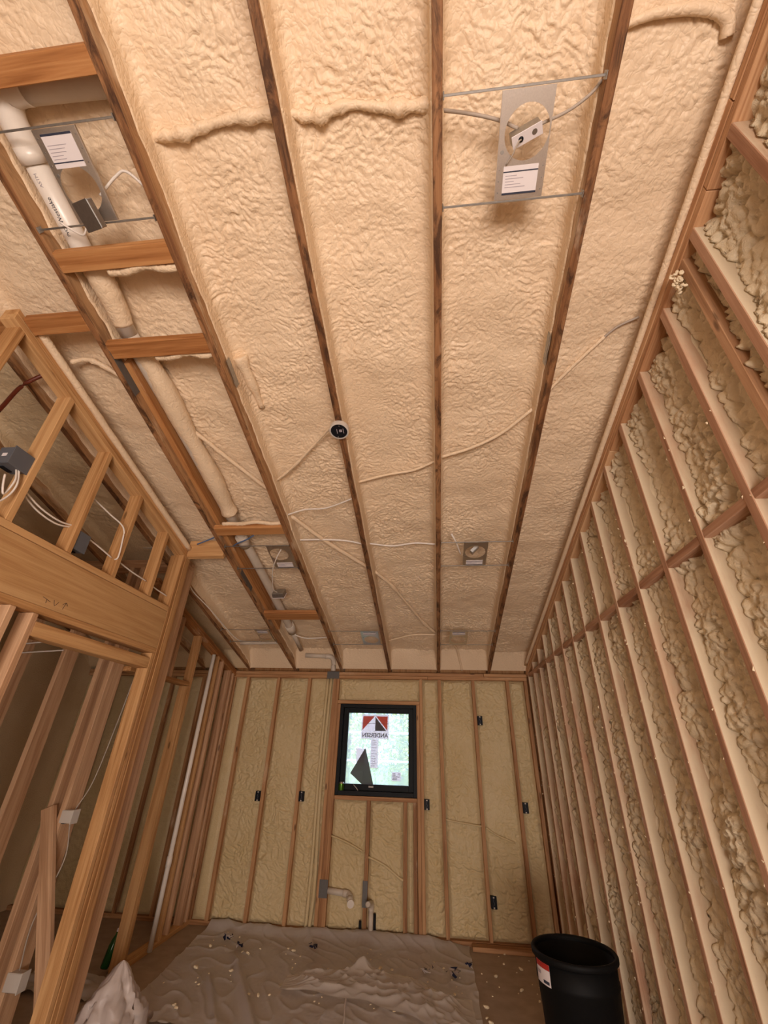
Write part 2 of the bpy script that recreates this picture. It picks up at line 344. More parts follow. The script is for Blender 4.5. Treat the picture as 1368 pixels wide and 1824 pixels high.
def ceiling_bay(name, xa, xb, d, y0, y1, step, seed, mat, wa0=0.03, wb0=0.03, r=0.05, A=0.0150, end=True):
    Y = np.arange(y0, y1+step, step); nv = len(Y)
    s1 = np.linspace(0, 1, max(4, int(0.16/step*0.7))); ar = np.linspace(0, np.pi/2, 8)[1:]
    fx = np.linspace(0, 1, int((xb-xa-2*r)/step)+2)[1:-1]
    wa = wa0 + 0.022*perlin(Y*3.1, Y*0+seed, seed) + 0.010*perlin(Y*14, Y*0+seed, seed+1)
    wb = wb0 + 0.022*perlin(Y*3.1, Y*0+seed+5, seed) + 0.010*perlin(Y*14, Y*0+seed+7, seed+1)
    wa = np.clip(wa, 0.004, 0.15); wb = np.clip(wb, 0.004, 0.15)
    e = 0.007
    cx, cw = [], []
    for t in s1:
        cx.append(np.full(nv, xa + e*min(1, t*8) - 0.002)); cw.append(wa + (d-r-wa)*t)
    for a in ar:
        cx.append(np.full(nv, xa+e+r-r*math.cos(a))); cw.append(np.full(nv, d-r+r*math.sin(a)))
    for t in fx:
        cx.append(np.full(nv, xa+e+r + (xb-xa-2*r-2*e)*t)); cw.append(np.full(nv, d))
    for a in ar[::-1]:
        cx.append(np.full(nv, xb-e-r+r*math.cos(a))); cw.append(np.full(nv, d-r+r*math.sin(a)))
    for t in s1[::-1]:
        cx.append(np.full(nv, xb - e*min(1, t*8) + 0.002)); cw.append(wb + (d-r-wb)*t)
    X = np.stack(cx, 1); W = np.stack(cw, 1); YY = np.repeat(Y[:, None], X.shape[1], 1)
    g = np.ones(nv)
    if end: g = 1 - np.clip((Y-5.36)/0.13, 0, 1)*0.95
    W = W*g[:, None]
    P = np.stack([X, YY, 2.4577 + TS*(D-YY) + W], -1)
    n = displace(P, None)
    S = np.cumsum(np.r_[0, np.hypot(np.diff(X[0]), np.diff(W[0]))])
    SS = np.repeat((S + xa)[None], nv, 0)
    h = foam_wrinkle(SS, YY, seed, A)
    flat = np.clip((W/d - 0.55)/0.4, 0, 1); m = 0.16 + 0.84*flat*flat
    m[:, :2] = 0; m[:, -2:] = 0
    m *= (0.3 + 0.7*g)[:, None]
    sign = -1.0 if n[nv//2, X.shape[1]//2, 2] > 0 else 1.0
    P = P + n*sign*(h*m)[..., None]
    return grid_mesh(name, P, mat, ceil)
edges = sorted(R_X.values())
bays = [(R_X[4]+0.038, 1.19, 0.175, 0.006, 40, 0.02), (R_X[3]+0.038, R_X[4], 0.205, 0.005, 41, 0.03), (R_X[2]+0.038, R_X[3], 0.20, 0.005, 42, 0.012),
        (R_X[1]+0.038, R_X[2], 0.205, 0.005, 43, 0.065), (R_X[0]+0.038, R_X[1], 0.21, 0.0075, 44, 0.08), (R_X[-1]+0.038, R_X[0], 0.20, 0.0085, 45, 0.05),
        (R_X[-2]+0.038, R_X[-1], 0.17, 0.013, 46, 0.07), (-3.562, R_X[-2], 0.17, 0.018, 47, 0.07), (-4.172, -3.60, 0.17, 0.025, 48, 0.07), (-4.6, -4.21, 0.17, 0.03, 49, 0.07)]
for xa, xb, d, st, sd_, w0 in bays:
    wb0 = {41: 0.06, 44: 0.02, 43: 0.012}.get(sd_, w0)
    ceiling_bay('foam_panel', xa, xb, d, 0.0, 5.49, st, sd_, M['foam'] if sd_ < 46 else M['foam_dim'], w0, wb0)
    ceiling_bay('foam_panel', xa, xb, d, -3.0, 0.0, 0.05, sd_, M['foam'], w0, wb0, end=False)
# flat blocking between rafters
def flat_block(xa, xb, y0, y1, off=0.0, t=0.038, mat='block'):
    return beam(ceil, 'blocking', xa, xb, y0, y1, lambda y: zu(y)+off, lambda y: zu(y)+off+t, 'x', M[mat])
A0, A1 = R_X[0]+0.038, R_X[1]
flat_block(A0, A1, 0.355, 0.430)
for y0, y1 in ((0.945, 1.03), (1.37, 1.455), (2.855, 2.94), (4.155, 4.28)): flat_block(A0, A1, y0, y1, 0.0, 0.038, 'block')
flat_block(XP+0.002, R_X[0], 1.215, 1.300); flat_block(-2.34, XP-0.095, 1.215, 1.300)
beam(ceil, 'blocking', XP+0.002, R_X[0], 3.16, 3.198, lambda y: zu(y)-0.03, lambda y: zu(y)+0.12, 'x', M['fir'])
# foam lips lying on the blocks
def foam_lip(x0, x1, y, off, r):
    pts = [(x0+(x1-x0)*t, y+0.01*math.sin(9*t), zu(y)+off+0.004*math.sin(13*t)) for t in np.linspace(0, 1, 14)]
    tube('foam_lip', pts, r, M['foam'], ceil, 10, 3, 0.12)
foam_lip(-1.52, A1, 1.05, 0.03, 0.022); foam_lip(-1.50, A1, 1.475, 0.03, 0.020); foam_lip(-1.66, A1, 2.845, 0.035, 0.016)

# ------------------------------------------------------------------ back wall
wb = tag(empty('wall_back'), 'back wall of pinkish studs filled flush with shade darkened yellow foam around the window', 'wall', kind='structure')
YB = D+0.14
boxo('sheathing', -4.7, -1.13, YB, YB+0.02, 0, 2.75, M['block'], wb, 0)
boxo('sheathing', -0.20, 1.30, YB, YB+0.02, 0, 2.75, M['block'], wb, 0)
boxo('sheathing', -1.13, -0.20, YB, YB+0.02, 0, 1.165, M['block'], wb, 0)
boxo('sheathing', -1.13, -0.20, YB, YB+0.02, 2.072, 2.75, M['block'], wb, 0)
sb_ = M['stud_back']
beam(wb, 'bottom_plate', -4.6, 1.125, D, YB, 0.0, 0.038, 'x', sb_)
beam(wb, 'top_plate', -4.6, -0.06, D, YB, 2.365, 2.402, 'x', sb_); beam(wb, 'top_plate', -0.057, 1.125, D-0.006, YB, 2.365, 2.402, 'x', sb_)
beam(wb, 'top_plate', -4.6, 0.62, D, YB, 2.404, 2.442, 'x', sb_); beam(wb, 'top_plate', 0.623, 1.125, D-0.003, YB, 2.404, 2.442, 'x', sb_)
full = [-4.2, -3.8, -3.4, -2.98, -2.56, -2.38, -1.973, -1.567, 0.0605, 0.467, 0.873, 1.087]
for x in full: beam(wb, 'stud', x, x+0.038, D, YB, 0.038, 2.365, 'z', sb_)
for x in (-1.240, -1.202): beam(wb, 'king_stud', x, x+0.037, D, YB, 0.038, 2.365, 'z', sb_)
beam(wb, 'trimmer_stud', -1.164, -1.127, D, YB, 0.038, 2.075, 'z', sb_)
beam(wb, 'trimmer_stud', -0.204, -0.167, D, YB, 0.038, 2.075, 'z', sb_)
beam(wb, 'king_stud', -0.166, -0.129, D, YB, 0.038, 2.365, 'z', sb_)
beam(wb, 'header', -1.164, -0.167, D, YB, 2.077, 2.115, 'x', sb_)
beam(wb, 'rough_sill', -1.126, -0.205, D, YB, 1.107, 1.145, 'x', sb_)
for x in (-0.755, -0.353, -0.246): beam(wb, 'cripple_stud', x, x+0.038, D, YB, 0.038, 1.107, 'z', sb_)

def back_panel(x0, x1, z0, z1, seed, rec=0.014, st=0.0055, A=0.034):
    x = np.linspace(x0-0.002, x1+0.002, max(6, int((x1-x0)/st))); z = np.linspace(z0, z1, max(6, int((z1-z0)/st)))
    X, Z = np.meshgrid(x, z)
    e = np.minimum(np.minimum(X-x0, x1-X), np.minimum(Z-z0, z1-Z)); e = np.clip(e/0.035, 0, 1)
    h = foam_wrinkle(X*0.62+0.18*Z, Z*0.62, seed, A) - 0.002
    Y = D + rec - h*(0.25+0.75*e)*0.9 - 0.006*e + 0.012*(1-e)**2
    Y = np.maximum(Y, D+0.0015)
    return grid_mesh('foam_panel', np.stack([X, Y, Z], -1), M['foam_back'], wb)
cells = [(-2.342, -1.973, 0.038, 2.365), (-1.935, -1.567, 0.038, 2.365), (-1.529, -1.240, 0.038, 2.365), (-1.164, -0.166, 2.115, 2.365),
         (-1.127, -0.755, 0.038, 1.107), (-0.717, -0.353, 0.038, 1.107), (-0.315, -0.246, 0.038, 1.107), (-0.129, 0.0605, 0.038, 2.365),
         (0.0985, 0.467, 0.038, 2.365), (0.505, 0.873, 0.038, 2.365), (0.911, 1.087, 0.038, 2.365)]
for i, c in enumerate(cells): back_panel(*c, 60+i, rec=0.046)
for i, (a, b) in enumerate(((-2.522, -2.38), (-2.942, -2.56), (-3.362, -2.98), (-3.762, -3.4), (-4.162, -3.8), (-4.6, -4.2))):
    back_panel(a, b, 0.038, 2.365, 80+i, 0.04 if i else 0.02, 0.014)
# foam covered vent riser and wiring chases standing proud of the foam
tube('foam_rib', [(-1.285, D+0.012, 0.04), (-1.268, D+0.008, 0.4), (-1.29, D+0.008, 1.22), (-1.272, D+0.01, 2.36)], 0.020, M['foam_back'], wb, 10, 16, 0.06)
tube('foam_rib', [(-1.325, D+0.02, 0.04), (-1.318, D+0.018, 0.6), (-1.328, D+0.02, 1.4), (-1.315, D+0.02, 2.36)], 0.020, M['foam_back'], wb, 8, 16, 0.08)
tube('foam_rib', [(-0.717, D+0.012, 0.62), (-0.55, D+0.01, 0.56), (-0.40, D+0.012, 0.47), (-0.353, D+0.014, 0.45)], 0.012, M['foam_back'], wb, 8, 8, 0.1)
tube('foam_rib', [(-1.127, D+0.014, 0.78), (-0.95, D+0.012, 0.73), (-0.78, D+0.014, 0.66)], 0.010, M['foam_back'], wb, 8, 8, 0.1)
tube('foam_rib', [(0.10, D+0.012, 0.97), (0.25, D+0.012, 0.95), (0.45, D+0.012, 0.93), (0.467, D+0.013, 0.93)], 0.009, M['foam_back'], wb, 8, 8, 0.1)
tube('foam_rib', [(0.51, D+0.012, 0.92), (0.62, D+0.012, 0.86), (0.80, D+0.012, 0.80)], 0.009, M['foam_back'], wb, 8, 8, 0.1)

# ------------------------------------------------------------------ right wall
wr = tag(empty('wall_right'), 'right wall of close set oversprayed studs with lumpy foam deep between them', 'wall', kind='structure')
boxo('sheathing', XR+0.14, XR+0.16, -3.0, 5.7, 0, 4.9, M['block'], wr, 0)
zp = lambda y: zu(y)-0.047
pr = M['plate_right']; sr_ = M['stud_right']
for a, b in ((-3.0, 0.935), (0.938, 2.19), (2.193, D)): beam(wr, 'top_plate', XR, XR+0.14, a, b, zp, lambda y: zp(y)+0.037, 'y', pr)
for a, b in ((-3.0, 0.70), (0.703, 3.1), (3.103, D)): beam(wr, 'top_plate', XR-0.004, XR+0.14, a, b, lambda y: zp(y)+0.039, lambda y: zp(y)+0.076, 'y', pr)
beam(wr, 'bottom_plate', XR, XR+0.14, 0.3, D, 0.0, 0.038, 'y', pr)
tube('foam_lip', [(XR-0.014, y, zu(y)+0.040) for y in np.arange(0.1, 5.4, 0.1)], 0.016, M['foam'], wr, 10, 1, 0.06)
ys = [5.11-0.312*(13-i) for i in range(-3, 14)] + [5.40]
SW = 0.040
for y in ys: beam(wr, 'stud', XR, XR+0.14, y, y+SW, 0.038, zp, 'z', sr_, side=M['stud_right_side'])
beam(wr, 'stud', XR+0.004, XR+0.14, 1.165, 1.205, 0.038, zp, 'z', M['fir_pink'])
for a, b in zip(ys, ys[1:]):
    j = random.uniform(-0.006, 0.006)
    beam(wr, 'blocking', XR+0.002, XR+0.14, a+SW, b, 2.400+j, 2.438+j, 'y', sr_)
def right_bay(ya, yb, seed, st, d=0.102):
    r = 0.018; e = 0.004
    nz = int(3.0/st); t = np.linspace(0, 1, nz)
    zt = zp((ya+yb)/2)
    Zc = 0.04 + (zt-0.04)*t
    wa = np.clip(0.055 + 0.03*perlin(Zc*2.3, Zc*0+seed, seed), 0.012, d-r-0.004)
    wb_ = np.clip(0.062 + 0.035*perlin(Zc*2.6, Zc*0+seed+3, seed+1) + 0.012*perlin(Zc*11, Zc*0+seed+3, seed+2), 0.012, d-r-0.004)
    s1 = np.linspace(0, 1, 6); ar = np.linspace(0, np.pi/2, 4)[1:]; fx = np.linspace(0, 1, max(4, int((yb-ya-2*r)/st)))[1:-1]
    cy, cw = [], []
    for q in s1: cy.append(np.full(nz, ya+e*min(1, q*5)-0.001)); cw.append(wa+(d-r-wa)*q)
    for a in ar: cy.append(np.full(nz, ya+e+r-r*math.cos(a))); cw.append(np.full(nz, d-r+r*math.sin(a)))
    for q in fx: cy.append(np.full(nz, ya+e+r+(yb-ya-2*r-2*e)*q)); cw.append(np.full(nz, d))
    for a in ar[::-1]: cy.append(np.full(nz, yb-e-r+r*math.cos(a))); cw.append(np.full(nz, d-r+r*math.sin(a)))
    for q in s1[::-1]: cy.append(np.full(nz, yb-e*min(1, q*5)+0.001)); cw.append(wb_+(d-r-wb_)*q)
    Yc = np.stack(cy, 1); W = np.stack(cw, 1)
    Zg = 0.04 + (zp(Yc)-0.04)*t[:, None]
    P = np.stack([XR+W, Yc, Zg], -1)
    h = foam_lump(Yc, Zg, seed, 0.042)
    k = Yc.shape[1]; m = np.ones(k); m[:2] = 0; m[2:6] = 0.12; m[-2:] = 0; m[-6:-2] = 0.12
    P[..., 0] -= h*m[None]*np.clip((W/d-0.3)/0.6, 0, 1)
    return grid_mesh('foam_panel', P, M['foam_right'], wr)
for i, (a, b) in enumerate(zip(ys, ys[1:])):
    if a < 0.0: continue
    st = 0.0065 if a < 2.2 else (0.0085 if a < 3.6 else 0.012)
    if a < 1.165 < b: right_bay(a+SW, 1.165, 110+i, st); right_bay(1.205, b, 150+i, st)
    else: right_bay(a+SW, b, 110+i, st)
right_bay(-3.0, ys[0], 140, 0.03)
# ragged foam bits along the stud edges: nobody could count them
bm = bmesh.new()
for y in ys[4:]:
    for q in range(26):
        z = random.uniform(0.3, min(3.0, zp(y)-0.1)); s = random.uniform(0.003, 0.0075)
        c = Vector((XR-0.002, y+SW*random.choice((0.0, 1.0)), z))
        vs = [bm.verts.new(c + Vector((random.uniform(-1, 0.6), random.uniform(-1, 1), random.uniform(-1.6, 1.6)))*s) for _ in range(4)]
        for f in ((0,1,2),(0,2,3),(0,3,1),(1,3,2)): bm.faces.new([vs[i] for i in f])
o = bm_obj('foam_burr', bm, M['crumb'], wr); o['kind'] = 'stuff'

# ------------------------------------------------------------------ left partition with the door header
wp = tag(empty('wall_left'), 'open stud partition with a deep wooden header over the doorway', 'wall', kind='structure')
fir, firp = M['fir'], M['fir_pink']
XB = XP-0.089
zq = lambda y: zu(y)-0.040
beam(wp, 'top_plate', XB, XP, 1.18, 3.235, zq, lambda y: zq(y)+0.037, 'y', fir)
beam(wp, 'top_plate', XB, XP-0.003, 1.18, 3.235, lambda y: zq(y)+0.038, lambda y: zq(y)+0.075, 'y', fir)
tube('foam_lip', [(XP+0.01, y, zq(y)+0.085) for y in np.arange(1.25, 3.2, 0.06)], 0.022, M['foam'], wp, 10, 1, 0.1)
for y in (1.225, 1.630, 2.030, 2.425, 2.830): beam(wp, 'cripple_stud', XB, XP, y, y+0.038, 2.566, zq, 'z', fir)
beam(wp, 'header_cap', XB-0.004, XP+0.003, 0.9, 3.12, 2.527, 2.565, 'y', fir)
boxo('unseen_wall', XB, XP, -3.0, 0.90, 0.0, 2.52, M['unseen_wall'], wp, 0)  # unseen panel added to keep the side light out of the side room
hd = beam(wp, 'header', XB, XP, 0.9, 3.12, 2.240, 2.525, 'y', M['lvl'])
beam(wp, 'header_plate', XB, XP, 0.9, 3.12, 2.200, 2.238, 'y', fir)
beam(wp, 'header_plate', XB, XP-0.002, 2.035, 3.075, 2.085, 2.160, 'y', M['fir'])
for y in (1.855, 1.995): beam(wp, 'trimmer_stud', XB, XP, y, y+0.038, 0.0, 2.198, 'z', firp)
beam(wp, 'trimmer_stud', XB, XP, 3.077, 3.114, 0.0, 2.198, 'z', fir)
beam(wp, 'king_stud', XB-0.03, XP, 3.123, 3.160, 0.0, zq, 'z', fir)
beam(wp, 'king_stud', XB-0.03, XP+0.002, 3.162, 3.232, 0.0, zq, 'z', fir)
for i, pts in enumerate([[(2.010, 2.288), (2.065, 2.276)], [(2.038, 2.283), (2.040, 2.262)], [(2.085, 2.292), (2.100, 2.264), (2.118, 2.290)],
                         [(2.160, 2.262), (2.168, 2.300)], [(2.150, 2.285), (2.168, 2.302), (2.185, 2.287)]]):
    tube('pencil_mark', [(XP+0.001, y, z) for y, z in pts], 0.0013, M['pencil'], hd.parent, 5, 2)
# return wall going left from the post, seen through the door
wt = tag(empty('wall_left_return'), 'open stud wall of the side room seen through the doorway', 'wall', kind='structure')
for x in (-3.95, -3.55, -3.10, -2.742, -2.638, -2.232):
    beam(wt, 'stud', x, x+0.040, 3.34, 3.48, 0.038, 3.00, 'z', firp)
beam(wt, 'bottom_plate', -4.6, -2.2, 3.34, 3.48, 0.0, 0.038, 'x', firp)
for z in (3.0, 3.039): beam(wt, 'top_plate', -4.6, -2.2, 3.34, 3.48, z, z+0.037, 'x', firp)
for a, b, z in ((-3.06, -2.742, 2.62), (-3.51, -3.10, 2.62)): beam(wt, 'blocking', a, b, 3.36, 3.398, z, z+0.089, 'x', fir)
# stud wall beyond the door, with the white riser in it
w2 = tag(empty('wall_left_far'), 'open stud wall left of the back corner with a white pipe inside', 'wall', kind='structure')
X2B = X2-0.089; z2 = lambda y: zu(y)-0.082
beam(w2, 'top_plate', X2B, X2, 3.5, D, z2, lambda y: z2(y)+0.037, 'y', M['block']); beam(w2, 'top_plate', X2B, X2-0.003, 3.5, D, lambda y: z2(y)+0.039, lambda y: z2(y)+0.076, 'y', M['block'])
for y in (4.46, 4.96, 5.10, 5.35): beam(w2, 'stud', X2B, X2, y, y+0.038, 0.038, z2, 'z', fir if y < 5 else firp)
beam(w2, 'stud', X2B, X2, 5.44, 5.478, 0.038, z2, 'z', firp)
beam(w2, 'door_head', X2B, X2, 3.48, 4.458, 2.125, 2.163, 'y', fir)
beam(w2, 'cripple_stud', X2B, X2, 4.06, 4.098, 2.163, z2, 'z', firp)
beam(w2, 'trimmer_stud', X2B, X2-0.002, 4.42, 4.458, 0.0, 2.123, 'z', fir)
beam(w2, 'bottom_plate', X2B, X2, 4.50, D, 0.0, 0.038, 'y', fir)

# ------------------------------------------------------------------ window
wn = tag(empty('window_1', (-0.665, D+0.1, 1.145)), 'black framed window with a large sticker and peeling film', 'window', kind='structure')
ox, oy, oz = wn.location
def ring(name, x0, x1, z0, z1, a0, a1, b0, b1, y0, y1, mat):
    bm = bmesh.new()
    for (p, q, r_, s) in ((x0, a0, z0, z1), (a1, x1, z0, z1), (a0, a1, z0, b0), (a0, a1, b1, z1)):
        add_box(bm, p-ox, q-ox, y0-oy, y1-oy, r_-oz, s-oz, 0.0015)
    return bm_obj(name, bm, mat, wn)
ring('frame', -1.126, -0.205, 1.148, 2.075, -1.088, -0.243, 1.190, 2.036, D+0.012, D+0.15, M['black'])
ring('sash', -1.090, -0.241, 1.188, 2.038, -1.031, -0.302, 1.252, 1.984, D+0.085, D+0.125, M['black'])
def wbox(name, x0, x1, y0, y1, z0, z1, mat, bev=0.0):
    return boxo(name, x0-ox, x1-ox, y0-oy, y1-oy, z0-oz, z1-oz, mat, wn, bev)
wbox('pane', -1.035, -0.298, D+0.100, D+0.105, 1.248, 1.988, M['glass'])
wbox('latch', -0.755, -0.70, D+0.078, D+0.086, 1.222, 1.238, M['box_white'], 0.002)
def text_part(name, s, size, mat, parent, mat4, align='CENTER', bold=0.0):
    cu = bpy.data.curves.new(name, 'FONT'); cu.body = s; cu.size = size; cu.align_x = align; cu.align_y = 'CENTER'; cu.offset = bold; cu.extrude = 0.0002
    tmp = bpy.data.objects.new(name, cu); C.objects.link(tmp)
    dg = bpy.context.evaluated_depsgraph_get(); me = bpy.data.meshes.new_from_object(tmp.evaluated_get(dg))
    bpy.data.objects.remove(tmp); 
    o = mesh_obj(name, me, mat, parent); o.matrix_local = mat4; return o
K = 1.0185                                       # depth of the glass against the stud plane
def gx(x): return x*K
def gz(z): return CAM_H + (z-CAM_H)*K
yS = D+0.107
def poly_part(name, pts, y, mat, parent=None, t=0.0006, base=(0, 0, 0)):
    bm = bmesh.new(); a = [bm.verts.new((x-base[0], y-base[1], z-base[2])) for x, z in pts]; f = bm.faces.new(a)
    r_ = bmesh.ops.extrude_face_region(bm, geom=[f]); bmesh.ops.translate(bm, verts=[v for v in r_['geom'] if isinstance(v, bmesh.types.BMVert)], vec=(0, t, 0))
    return bm_obj(name, bm, mat, parent)
B3 = (ox, oy, oz)
def gp(name, pts, mat, dy=0.0): return poly_part(name, [(gx(x), gz(z)) for x, z in pts], yS+dy, mat, wn, 0.0005, B3)
st = gp('sticker', [(-0.858, 1.706), (-0.527, 1.706), (-0.527, 1.965), (-0.858, 1.965)], M['sticker']); st['label'] = 'large white, red and black maker sticker'
gp('sticker_print', [(-0.840, 1.945), (-0.700, 1.945), (-0.845, 1.795)], M['sticker_red'], -0.0008)
gp('sticker_print', [(-0.545, 1.945), (-0.685, 1.945), (-0.548, 1.795)], M['sticker_red'], -0.0008)
gp('sticker_print', [(-0.692, 1.938), (-0.692, 1.790), (-0.560, 1.792)], M['sticker_grey'], -0.0008)
gp('sticker_print', [(-0.855, 1.866), (-0.530, 1.866), (-0.530, 1.870), (-0.855, 1.870)], M['sticker_grey'], -0.0012)
mm = Matrix(((-1, 0, 0, gx(-0.692)-ox), (0, 0, 1, yS-0.0008-oy), (0, 1, 0, gz(1.742)-oz), (0, 0, 0, 1)))
text_part('sticker_lettering', 'ANDERSEN', 0.062, M['ink'], wn, mm, bold=0.0016)
gp('sticker', [(-0.737, 1.415), (-0.648, 1.415), (-0.648, 1.704), (-0.737, 1.704)], M['sticker'])['label'] = 'tall narrow paper sticker'
for i, (z, l) in enumerate(((1.685, .05), (1.665, .06), (1.645, .06), (1.615, .07), (1.585, .05), (1.555, .06), (1.53, .04), (1.505, .06), (1.48, .05), (1.455, .06), (1.434, .045))):
    gp('sticker_print', [(-0.730, z), (-0.730+l, z), (-0.730+l, z+0.004), (-0.730, z+0.004)], M['ink_soft'], -0.0008)
gp('sticker', [(-0.487, 1.298), (-0.383, 1.298), (-0.383, 1.384), (-0.487, 1.384)], M['sticker'])['label'] = 'small square paper sticker'
for z, a, b in ((1.365, -0.478, -0.445), (1.365, -0.415, -0.392), (1.35, -0.478, -0.445), (1.335, -0.478, -0.40), (1.318, -0.478, -0.425), (1.308, -0.478, -0.43)):
    gp('sticker_print', [(a, z), (b, z), (b, z+0.006), (a, z+0.006)], M['ink_soft'], -0.0008)
gp('sticker', [(-0.90, 1.47), (-0.80, 1.44), (-0.805, 1.602), (-0.905, 1.610)], M['sticker'])['label'] = 'paper sticker half hidden by the peeling film'
# peeled film hanging into the room
bm = bmesh.new(); tri = [(-0.797, 1.612), (-0.953, 1.360), (-0.818, 1.257), (-0.690, 1.257), (-0.745, 1.45)]
cen = bm.verts.new((gx(-0.81)-ox, D+0.080-oy, gz(1.39)-oz))
vs = [bm.verts.new((gx(x)-ox, D+dy-oy, gz(z)-oz)) for (x, z), dy in zip(tri, (0.092, 0.06, 0.083, 0.083, 0.088))]
for i in range(5): bm.faces.new((cen, vs[i], vs[(i+1) % 5]))
bmesh.ops.solidify(bm, geom=bm.faces[:], thickness=0.0012)
o = bm_obj('peeling_film', bm, M['peel'], wn); o['label'] = 'brown grey film peeled off the pane in a pointed flap'
tube('cord', [(gx(-0.91)-ox, D+0.08-oy, gz(1.25)-oz), (gx(-0.86)-ox, D+0.05-oy, 0.055), (gx(-0.83)-ox, D+0.03-oy, 0.004)], 0.003, M['wire'], wn, 6, 6)

# ------------------------------------------------------------------ outdoors beyond the window
gr = boxo('ground', -40, 40, 5.9, 70, -0.6, -0.5, plain('grass ground', (0.20, 0.30, 0.07), 0.9, noise=0.3, nscale=0.8), None, 0)
tag(gr, 'sunny grass outside beyond the window', 'ground', kind='structure')
m_leaf = film_mat('sunlit leaves', (0.46, 0.48, 0.14), 1.0, 0.6, 0.45)
m_leaf2 = film_mat('leaves tinted with blue haze', (0.27, 0.37, 0.60), 1.0, 0.6, 0.45)  # distance haze put into the leaf colour as a blue tint
m_bark = plain('tree bark', (0.12, 0.08, 0.06), 0.9)
def tree(x, y, h, r, seed, mat, label):
    rs = np.random.default_rng(seed); t = empty('tree', (x, y, -0.5)); tag(t, label, 'tree', 'trees outside the window')
    tube('trunk', [(0, 0, 0), (0.05, 0, h*0.4), (0, 0.05, h*0.8)], lambda s: 0.14*(1-0.7*s), m_bark, t, 8, 4)
    n = 6500; u = rs.normal(size=(n, 3)); u /= np.linalg.norm(u, axis=1)[:, None]
    p = u*(rs.uniform(0.25, 1, n)**0.5)[:, None]*np.array([r, r, h*0.5]) + np.array([0, 0, h*0.52])
    a = rs.normal(size=(n, 3)); a /= np.linalg.norm(a, axis=1)[:, None]; b = np.cross(a, u); s = rs.uniform(0.035, 0.075, n)[:, None]
    V = np.stack([p-a*s, p+b*s*0.6, p+a*s, p-b*s*0.6], 1)
    me = bpy.data.meshes.new('foliage'); me.from_pydata(V.reshape(-1, 3).tolist(), [], np.arange(n*4).reshape(n, 4).tolist())
    o = mesh_obj('foliage', me, mat, t); o['kind'] = 'stuff'
tree(-2.6, 14.0, 5.5, 1.5, 1, m_leaf, 'leafy tree outside at the left of the window view')
tree(-0.3, 12.5, 3.4, 1.1, 2, m_leaf, 'low bright tree outside at the right of the window view')
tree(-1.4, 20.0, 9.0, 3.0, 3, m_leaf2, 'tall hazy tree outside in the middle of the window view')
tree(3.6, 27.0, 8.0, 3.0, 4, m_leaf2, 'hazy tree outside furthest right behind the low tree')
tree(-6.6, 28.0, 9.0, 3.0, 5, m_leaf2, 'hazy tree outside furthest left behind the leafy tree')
rail = empty('reflection_rails', (-0.8, 7.2, -0.5)); tag(rail, 'white rail fence outside the window', 'reflection strips')  # rails and posts added to stand for pale reflected lines in the pane
m_white = plain('white paint', (0.62, 0.68, 0.75), 0.5)
for z in (1.93, 2.30): boxo('rail', -2.2, 2.2, -0.015, 0.015, z, z+0.028, m_white, rail)
for x in (-2.1, 2.05): boxo('post', x, x+0.06, 0.016, 0.076, 0, 2.40, m_white, rail)

